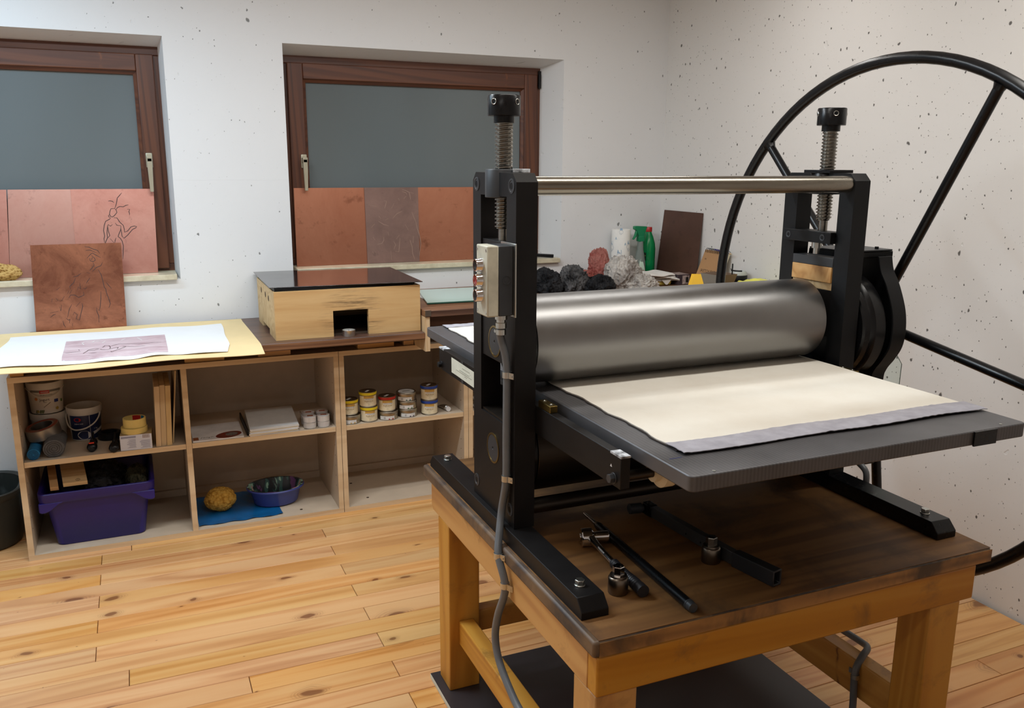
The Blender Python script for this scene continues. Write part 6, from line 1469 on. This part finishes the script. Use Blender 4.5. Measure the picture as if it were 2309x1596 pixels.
mb = MB(); mb.loft([[(2.545 + a, 3.770, DD + 0.030 + b) for a, b in ((-0.03, 0.0), (0.03, 0.0), (0.008, -0.026), (-0.004, -0.027))], [(2.545 + a, 3.778, DD + 0.030 + b) for a, b in ((-0.03, 0.0), (0.03, 0.0), (0.008, -0.020), (-0.004, -0.020))]]); obj('hanging_corner', mb, _cl, fc, bevel=0.002)
# small dark box
sbx = thing('small_box', 'small dark printed box lying before the brown plate', 'box', (2.648, 3.82, DD))
mb = MB(); mb.box(2.612, 2.684, 3.766, 3.860, DD, DD + 0.054); sb2 = obj('carton', mb, plain('dark_plum_carton', sr(70, 58, 64), 0.4, var=0.08), sbx, bevel=0.001)
mb = MB(); mb.box(2.640, 2.6845, 3.7655, 3.7662, DD + 0.003, DD + 0.049); mb.box(2.612, 2.684, 3.766, 3.860, DD + 0.0541, DD + 0.0545); obj('pale_label', mb, plain('pale_pink_label', sr(196, 178, 170), 0.5, var=0.16, scale=70, dark=sr(110, 84, 80)), sb2)
mb = MB(); mb.box(2.662, 2.678, 3.7648, 3.7654, DD + 0.012, DD + 0.040); obj('black_square', mb, M['black_print'], sb2)
# sketch pad
sk = thing('sketch_pad', 'brown spiral sketch pad leaning on the right wall behind the wheel', 'sketch pad', (2.66, 3.56, DD))
d = Vector((2.706 - 2.630, 0, 1.118 - DD)).normalized(); n = Vector((0, 1, 0)).cross(d); n = n if n.x < 0 else -n
mpk = lambda s, t, o=0.0: tuple(Vector((2.630, 3.665 - s, DD + 0.005)) + d * t + n * o)
Lk = 0.203
mb = MB(); mb.loft([[mpk(s, t, o) for s, t in ((0, 0), (0.19, 0), (0.19, Lk), (0, Lk))] for o in (-0.012, 0.0)]); pd = obj('pages', mb, M['lab_cream'], sk, smooth=False)
mb = MB(); mb.loft([[mpk(s, t, o) for s, t in ((-0.001, 0), (0.191, 0), (0.191, Lk), (-0.001, Lk))] for o in (0.0001, 0.0016)]); cv2 = obj('brown_cover', mb, plain('kraft_brown_cover', sr(180, 136, 92), 0.7, var=0.05, bump=0.1), sk, smooth=False)
mb = MB(); put_text(mb, 'SKETCH PAD', 0.021, lambda a, b: mpk(0.020 + a, 0.092 + b, 0.0019), 'LEFT'); put_text(mb, 'A6', 0.012, lambda a, b: mpk(0.022 + a, 0.155 + b, 0.0019), 'LEFT'); obj('cover_words', mb, M['black_print'], cv2, smooth=False)
mb = MB()
for k in range(13):
    s = 0.012 + 0.0138 * k
    mb.tube([mpk(s + 0.003 * math.sin(q * 0.5), Lk - 0.003 + 0.013 * math.sin(q), -0.005 + 0.013 * math.cos(q)) for q in [2 * PI * z / 14 for z in range(14)]], 0.0013, 6, True)
obj('wire_spiral', mb, M['blackpaint'], sk)
pn2 = thing('pencil', 'dark violet pencil lying across the spiral of the sketch pad', 'pencil', mpk(0.12, Lk, 0.01))
pa, pbb = Vector(mpk(0.09, Lk + 0.004, 0.0135)), Vector(mpk(0.215, Lk - 0.006, 0.0135)); dd = (pbb - pa).normalized()
mb = MB(); mb.cyl(tuple(pa), tuple(pbb), 0.0042, n=6); obj('shaft', mb, plain('violet_lacquer', sr(56, 44, 110), 0.3), pn2, smooth=False)
mb = MB(); mb.cyl(tuple(pbb), tuple(pbb + dd * 0.020), 0.0041, 0.0008, n=10); obj('sharpened_tip', mb, M['box_pine'], pn2)
# yellow notebook leaning
yb = thing('yellow_notebook', 'bright yellow notebook leaning in front of the sketch pad', 'notebook', (2.50, 3.42, DD))
Yp = [(2.455, 3.448, DD), (2.560, 3.395, DD), (2.606, 3.415, DD + 0.098), (2.502, 3.468, DD + 0.098)]
mb = MB(); mb.loft([Yp, [(p[0] - 0.008, p[1] + 0.014, p[2]) for p in Yp]][::-1]); yo_ = obj('cover', mb, plain('sunny_yellow_cover', sr(246, 190, 20), 0.45, var=0.04), yb, smooth=False)
q0 = [Vector(p) for p in Yp]; bl2 = lambda u, v: tuple((q0[0].lerp(q0[1], u)).lerp(q0[3].lerp(q0[2], u), v) + Vector((-0.0004, -0.0008, 0)))
mb = MB(); mb.grid(1, 1, lambda u, v: bl2(0.52 + 0.44 * u, 0.02 + 0.66 * v)); obj('pale_panel', mb, plain('pale_yellow_panel', sr(240, 206, 130), 0.5), yo_)
# tapered brown carton
tc_ = thing('tapered_carton', 'brown tapered card carton, lit side painted grey, behind the wheel rim', 'carton', (2.505, 3.215, DD))
Q = lambda s, z: [(2.500 + s * math.cos(a), 3.275 + s * math.sin(a), z) for a in (math.radians(232), math.radians(322), math.radians(52), math.radians(142))]
mb = MB(); mb.loft([Q(0.044, DD), Q(0.084, DD + 0.124), Q(0.081, DD + 0.124), Q(0.042, DD + 0.004)]); co = obj('carton', mb, plain('brown_carton', sr(124, 102, 84), 0.7, var=0.05), tc_, smooth=False)
A_, B_ = Q(0.0446, DD + 0.001), Q(0.0842, DD + 0.1235)
mb = MB(); mb.add([A_[3], A_[0], B_[0], B_[3]], [(0, 1, 2, 3)]); obj('lit_grey_side', mb, plain('lit_card_side', sr(146, 140, 128), 0.6, var=0.05), co)  # left face painted greyer and lighter for the light falling on it
mb = MB(); mb.box(2.515, 2.527, 3.265, 3.277, DD + 0.01, DD + 0.150); mb.box(2.545, 2.549, 3.235, 3.241, DD + 0.06, DD + 0.172); tag(obj('dark_tool_pair', mb, M['blackpaint'], bevel=0.001), 'dark slim tools sticking out of the tapered carton', 'tools')
# jar
jr = thing('jar', 'white jar with a black rim band and grey lid near the press frame', 'jar', (2.665, 3.338, DD)); cx, cy = 2.665, 3.340
mb = MB(); mb.lathe((cx, cy, DD), [(0.001, 0.0), (0.037, 0.0), (0.039, 0.003), (0.039, 0.066), (0.036, 0.070)], 36); jo = obj('body', mb, plain('white_glass_jar', sr(220, 222, 222), 0.3, var=0.03), jr, ang=40)
mb = MB(); mb.lathe((cx, cy, DD), [(0.037, 0.0695), (0.0415, 0.070), (0.0425, 0.074), (0.0425, 0.100), (0.0405, 0.103)], 36); obj('black_band', mb, M['blackpaint'], jr, ang=40)
mb = MB(); mb.lathe((cx, cy, DD), [(0.0405, 0.1025), (0.0400, 0.114), (0.036, 0.121), (0.033, 0.1215), (0.032, 0.118), (0.001, 0.118)], 36); ld2 = obj('lid', mb, plain('grey_lid_plastic', sr(186, 190, 184), 0.4, var=0.05), jr, ang=40)
mb = MB(); mb.tube([(cx + 0.034 * math.cos(q), cy + 0.034 * math.sin(q), DD + 0.1245) for q in [2.5 + 2.0 * k / 14 for k in range(15)]], 0.0035, 8); obj('black_clip', mb, M['blackpaint'], ld2)
th = math.atan2(-cy, -cx) + 0.15; mb = MB(); cyl_patch(mb, (cx, cy), 0.0394, th - 0.7, th + 1.0, DD + 0.012, DD + 0.060, 14); jl = obj('paper_label', mb, M['lab_cream'], jo)
w6 = wrap(cx, cy, 0.0398, th + 0.2); mb = MB(); put_text(mb, 'Terpentin', 0.010, lambda a, b: w6(a, b + 0.048, DD)); obj('label_word', mb, M['grey_print'], jl, smooth=False)
mb = MB(); random.seed(5)
mb.sheet(18, 12, lambda u, v: (2.565 + 0.115 * v + 0.01 * u, 3.045 + 0.190 * u, DD + 0.090 + 0.020 * math.sin(PI * min(1, max(0, u))) * math.sin(PI * v) + 0.010 * mnoise.noise(Vector((u * 6, v * 5, 1.2)))), 0.078)
tag(obj('yellow_packet', mb, plain('lime_yellow_packet', sr(226, 222, 96), 0.45, var=0.08, scale=20), bevel=0.006), 'lime yellow packet lying next to the jar near the press frame', 'packet')

# ================================================================== TOOLS ON THE BENCH
TB = TT + 0.0004
for x, y, lab in ((0.869, 1.440, 'steel socket adapter standing before the ratchet grip'), (1.138, 1.484, 'steel socket adapter standing beside the square-bar wrench')):
    t = thing('socket_adapter', lab, 'socket', (x, y, TB), PR, group='steel socket adapters on the bench')
    mb = MB(); mb.lathe((x, y, TB), [(0.001, 0.0), (0.0205, 0.0), (0.0215, 0.0015), (0.0215, 0.034), (0.0200, 0.0365), (0.0185, 0.0375), (0.0180, 0.041), (0.0125, 0.042), (0.001, 0.042)], 36); obj('socket_body', mb, steel('oiled_socket_steel', sr(128, 118, 106), 0.30, 0, (5, 5, 5), 0.8), t, ang=40)
    mb = MB(); hx = [[(x + r * math.cos(PI / 3 * k + 0.3), y + r * math.sin(PI / 3 * k + 0.3), TB + z) for k in range(6)] for r, z in ((0.0128, 0.0418), (0.0128, 0.059), (0.0118, 0.0605), (0.0085, 0.0605), (0.0080, 0.050))]
    mb.loft(hx); obj('hex_neck', mb, M['chrome'] if x < 1 else M['screw'], t, ang=20)
rd = thing('pry_rod', 'long black steel rod with a thin pointed end lying on the bench', 'rod', (0.977, 1.56, TB), PR)
A = Vector((0.991, 1.822, TB + 0.008)); B = Vector((0.965, 1.304, TB + 0.0112)); P = lambda s: tuple(A.lerp(B, s))
mb = MB(); mb.tube([P(0.14), P(0.155), P(0.17), P(0.96), P(0.965)], [0.0075, 0.0095, 0.0105, 0.0112, 0.0112], 18); obj('rod', mb, M['black_gloss'], rd, ang=50)
mb = MB(); mb.tube([P(0.0), P(0.02), P(0.14)], [0.003, 0.0042, 0.0052], 12); obj('bare_tip', mb, M['screw'], rd)
mb = MB(); mb.tube([P(0.9652), P(0.972), P(0.9722), P(1.0)], [0.0115, 0.0115, 0.0108, 0.0100], 18); obj('end_collar', mb, M['gunmetal'], rd, ang=30)
rt = thing('ratchet', 'chrome ratchet with a ribbed black grip lying on the bench', 'ratchet', (0.915, 1.53, TB), PR)
hc = Vector((0.915, 1.664, TB + 0.0225)); axr = Vector((0.94, -0.28, 0.03)).normalized()
fr = lambda o: tuple(hc + axr * o)
mb = MB(); mb.tube([fr(-0.0150), fr(-0.0148), fr(-0.0125), fr(-0.0122), fr(0.010), fr(0.013)], [0.012, 0.0205, 0.0222, 0.0215, 0.0215, 0.018], 32); hd = obj('ratchet_head', mb, M['chrome'], rt, ang=30)
mb = MB(); u_ = axr.orthogonal().normalized(); v_ = axr.cross(u_); mb.loft([[tuple(hc + axr * o + a * v_ + b * u_) for a, b in ((-0.016, -0.006), (0.016, -0.006), (0.016, 0.006), (-0.016, 0.006))] for o in (-0.0155, -0.0195)]); obj('reverse_lever', mb, M['chrome'], hd, bevel=0.001)
mb = MB(); mb.tube([fr(0.013), fr(0.0135), fr(0.021), fr(0.0212), fr(0.050), fr(0.0512)], [0.0100, 0.0112, 0.0112, 0.0120, 0.0120, 0.0112], 24); obj('socket', mb, M['chrome'], rt, ang=30)
s0 = hc + Vector((0.002, -0.016, 0.002)); s1 = Vector((0.9115, 1.535, TB + 0.0165)); s2 = Vector((0.906, 1.398, TB + 0.0140))
mb = MB(); mb.tube([tuple(s0), tuple(s0.lerp(s1, 0.3)), tuple(s1)], [0.0105, 0.0072, 0.0066], 16); sf = obj('shaft', mb, M['chrome'], rt)
mb = MB(); uS = (s1 - s0).normalized(); put_text(mb, 'VANADIUM', 0.0058, lambda a, b: tuple(s0.lerp(s1, 0.55) + uS * a + Vector((-0.0056, 0, 0.0045)) + Vector((0.6, 0, 0.75)) * b)); obj('stamped_word', mb, M['white_print'], sf, smooth=False)
pts = []; rad = []
for k in range(41):
    s = k / 40; pts.append(tuple(s1.lerp(s2, s))); base = 0.0120 - 0.0022 * math.sin(PI * min(1, s * 1.5)) * (s < 0.66) + 0.0016 * s
    rad.append((0.0085 if k == 0 else base) - (0.0011 if (k % 2 and s < 0.86) else 0))
mb = MB(); mb.tube(pts, rad, 20); obj('ribbed_grip', mb, plain('black_rubber_grip', sr(34, 34, 38), 0.45, var=0.06), rt, ang=20)
wr = thing('square_bar_wrench', 'dark square-bar wrench with a rubber grip lying at the bench centre', 'wrench', (1.165, 1.56, TB), PR)
A = Vector((1.152, 1.778, TB)); B = Vector((1.178, 1.440, TB)); C2 = Vector((1.199, 1.330, TB)); d = (B - A).normalized(); n = Vector((0, 0, 1)).cross(d).normalized()


def sq(p, nn, hw, z0, z1): return [tuple(p + nn * a * hw + Vector((0, 0, z))) for a, z in ((-1, z0), (1, z0), (1, z1), (-1, z1))]


mb = MB(); mb.loft([sq(A + d * 0.028, n, 0.0085, 0.001, 0.030), sq(B + d * 0.01, n, 0.0095, 0.002, 0.033)]); br_ = obj('square_bar', mb, plain('dark_blued_bar', sr(88, 88, 90), 0.35, metal=0.5, var=0.1), wr, bevel=0.0012)
for s in (0.50, 0.66):
    mb = MB(); p = A.lerp(B, s) + n * (-0.0092 if n.x > 0 else 0.0092) + Vector((0, 0, 0.012)); mb.cyl(tuple(p - n * 0.0004), tuple(p + n * 0.0004), 0.0024, n=12); obj('rivet', mb, M['blackpaint'], br_)
mb = MB(); mb.loft([sq(A - d * 0.006, n, 0.0120, 0.0005, 0.032), sq(A + d * 0.030, n, 0.0115, 0.0005, 0.032)]); obj('drive_head', mb, M['black_gloss'], wr, bevel=0.003)
mb = MB(); mb.tube([(1.146, 1.780, TB + 0.016), (1.136, 1.7815, TB + 0.016), (1.1358, 1.7815, TB + 0.016), (1.104, 1.786, TB + 0.016), (1.1035, 1.786, TB + 0.016)], [0.0085, 0.0085, 0.0135, 0.0135, 0.011], 24); obj('drive_socket', mb, M['gunmetal'], wr, ang=30)
d2 = (C2 - B).normalized(); n2 = Vector((0, 0, 1)).cross(d2).normalized()
mb = MB(); mb.loft([sq(B - d2 * 0.006, n2, 0.0125, 0.0003, 0.036), sq(C2, n2, 0.0135, 0.0003, 0.037), sq(C2, n2, 0.0095, 0.005, 0.032), sq(C2 - d2 * 0.02, n2, 0.0092, 0.005, 0.032)]); obj('rubber_grip', mb, plain('black_rubber_sleeve', sr(30, 30, 33), 0.5, var=0.05), wr, bevel=0.002)
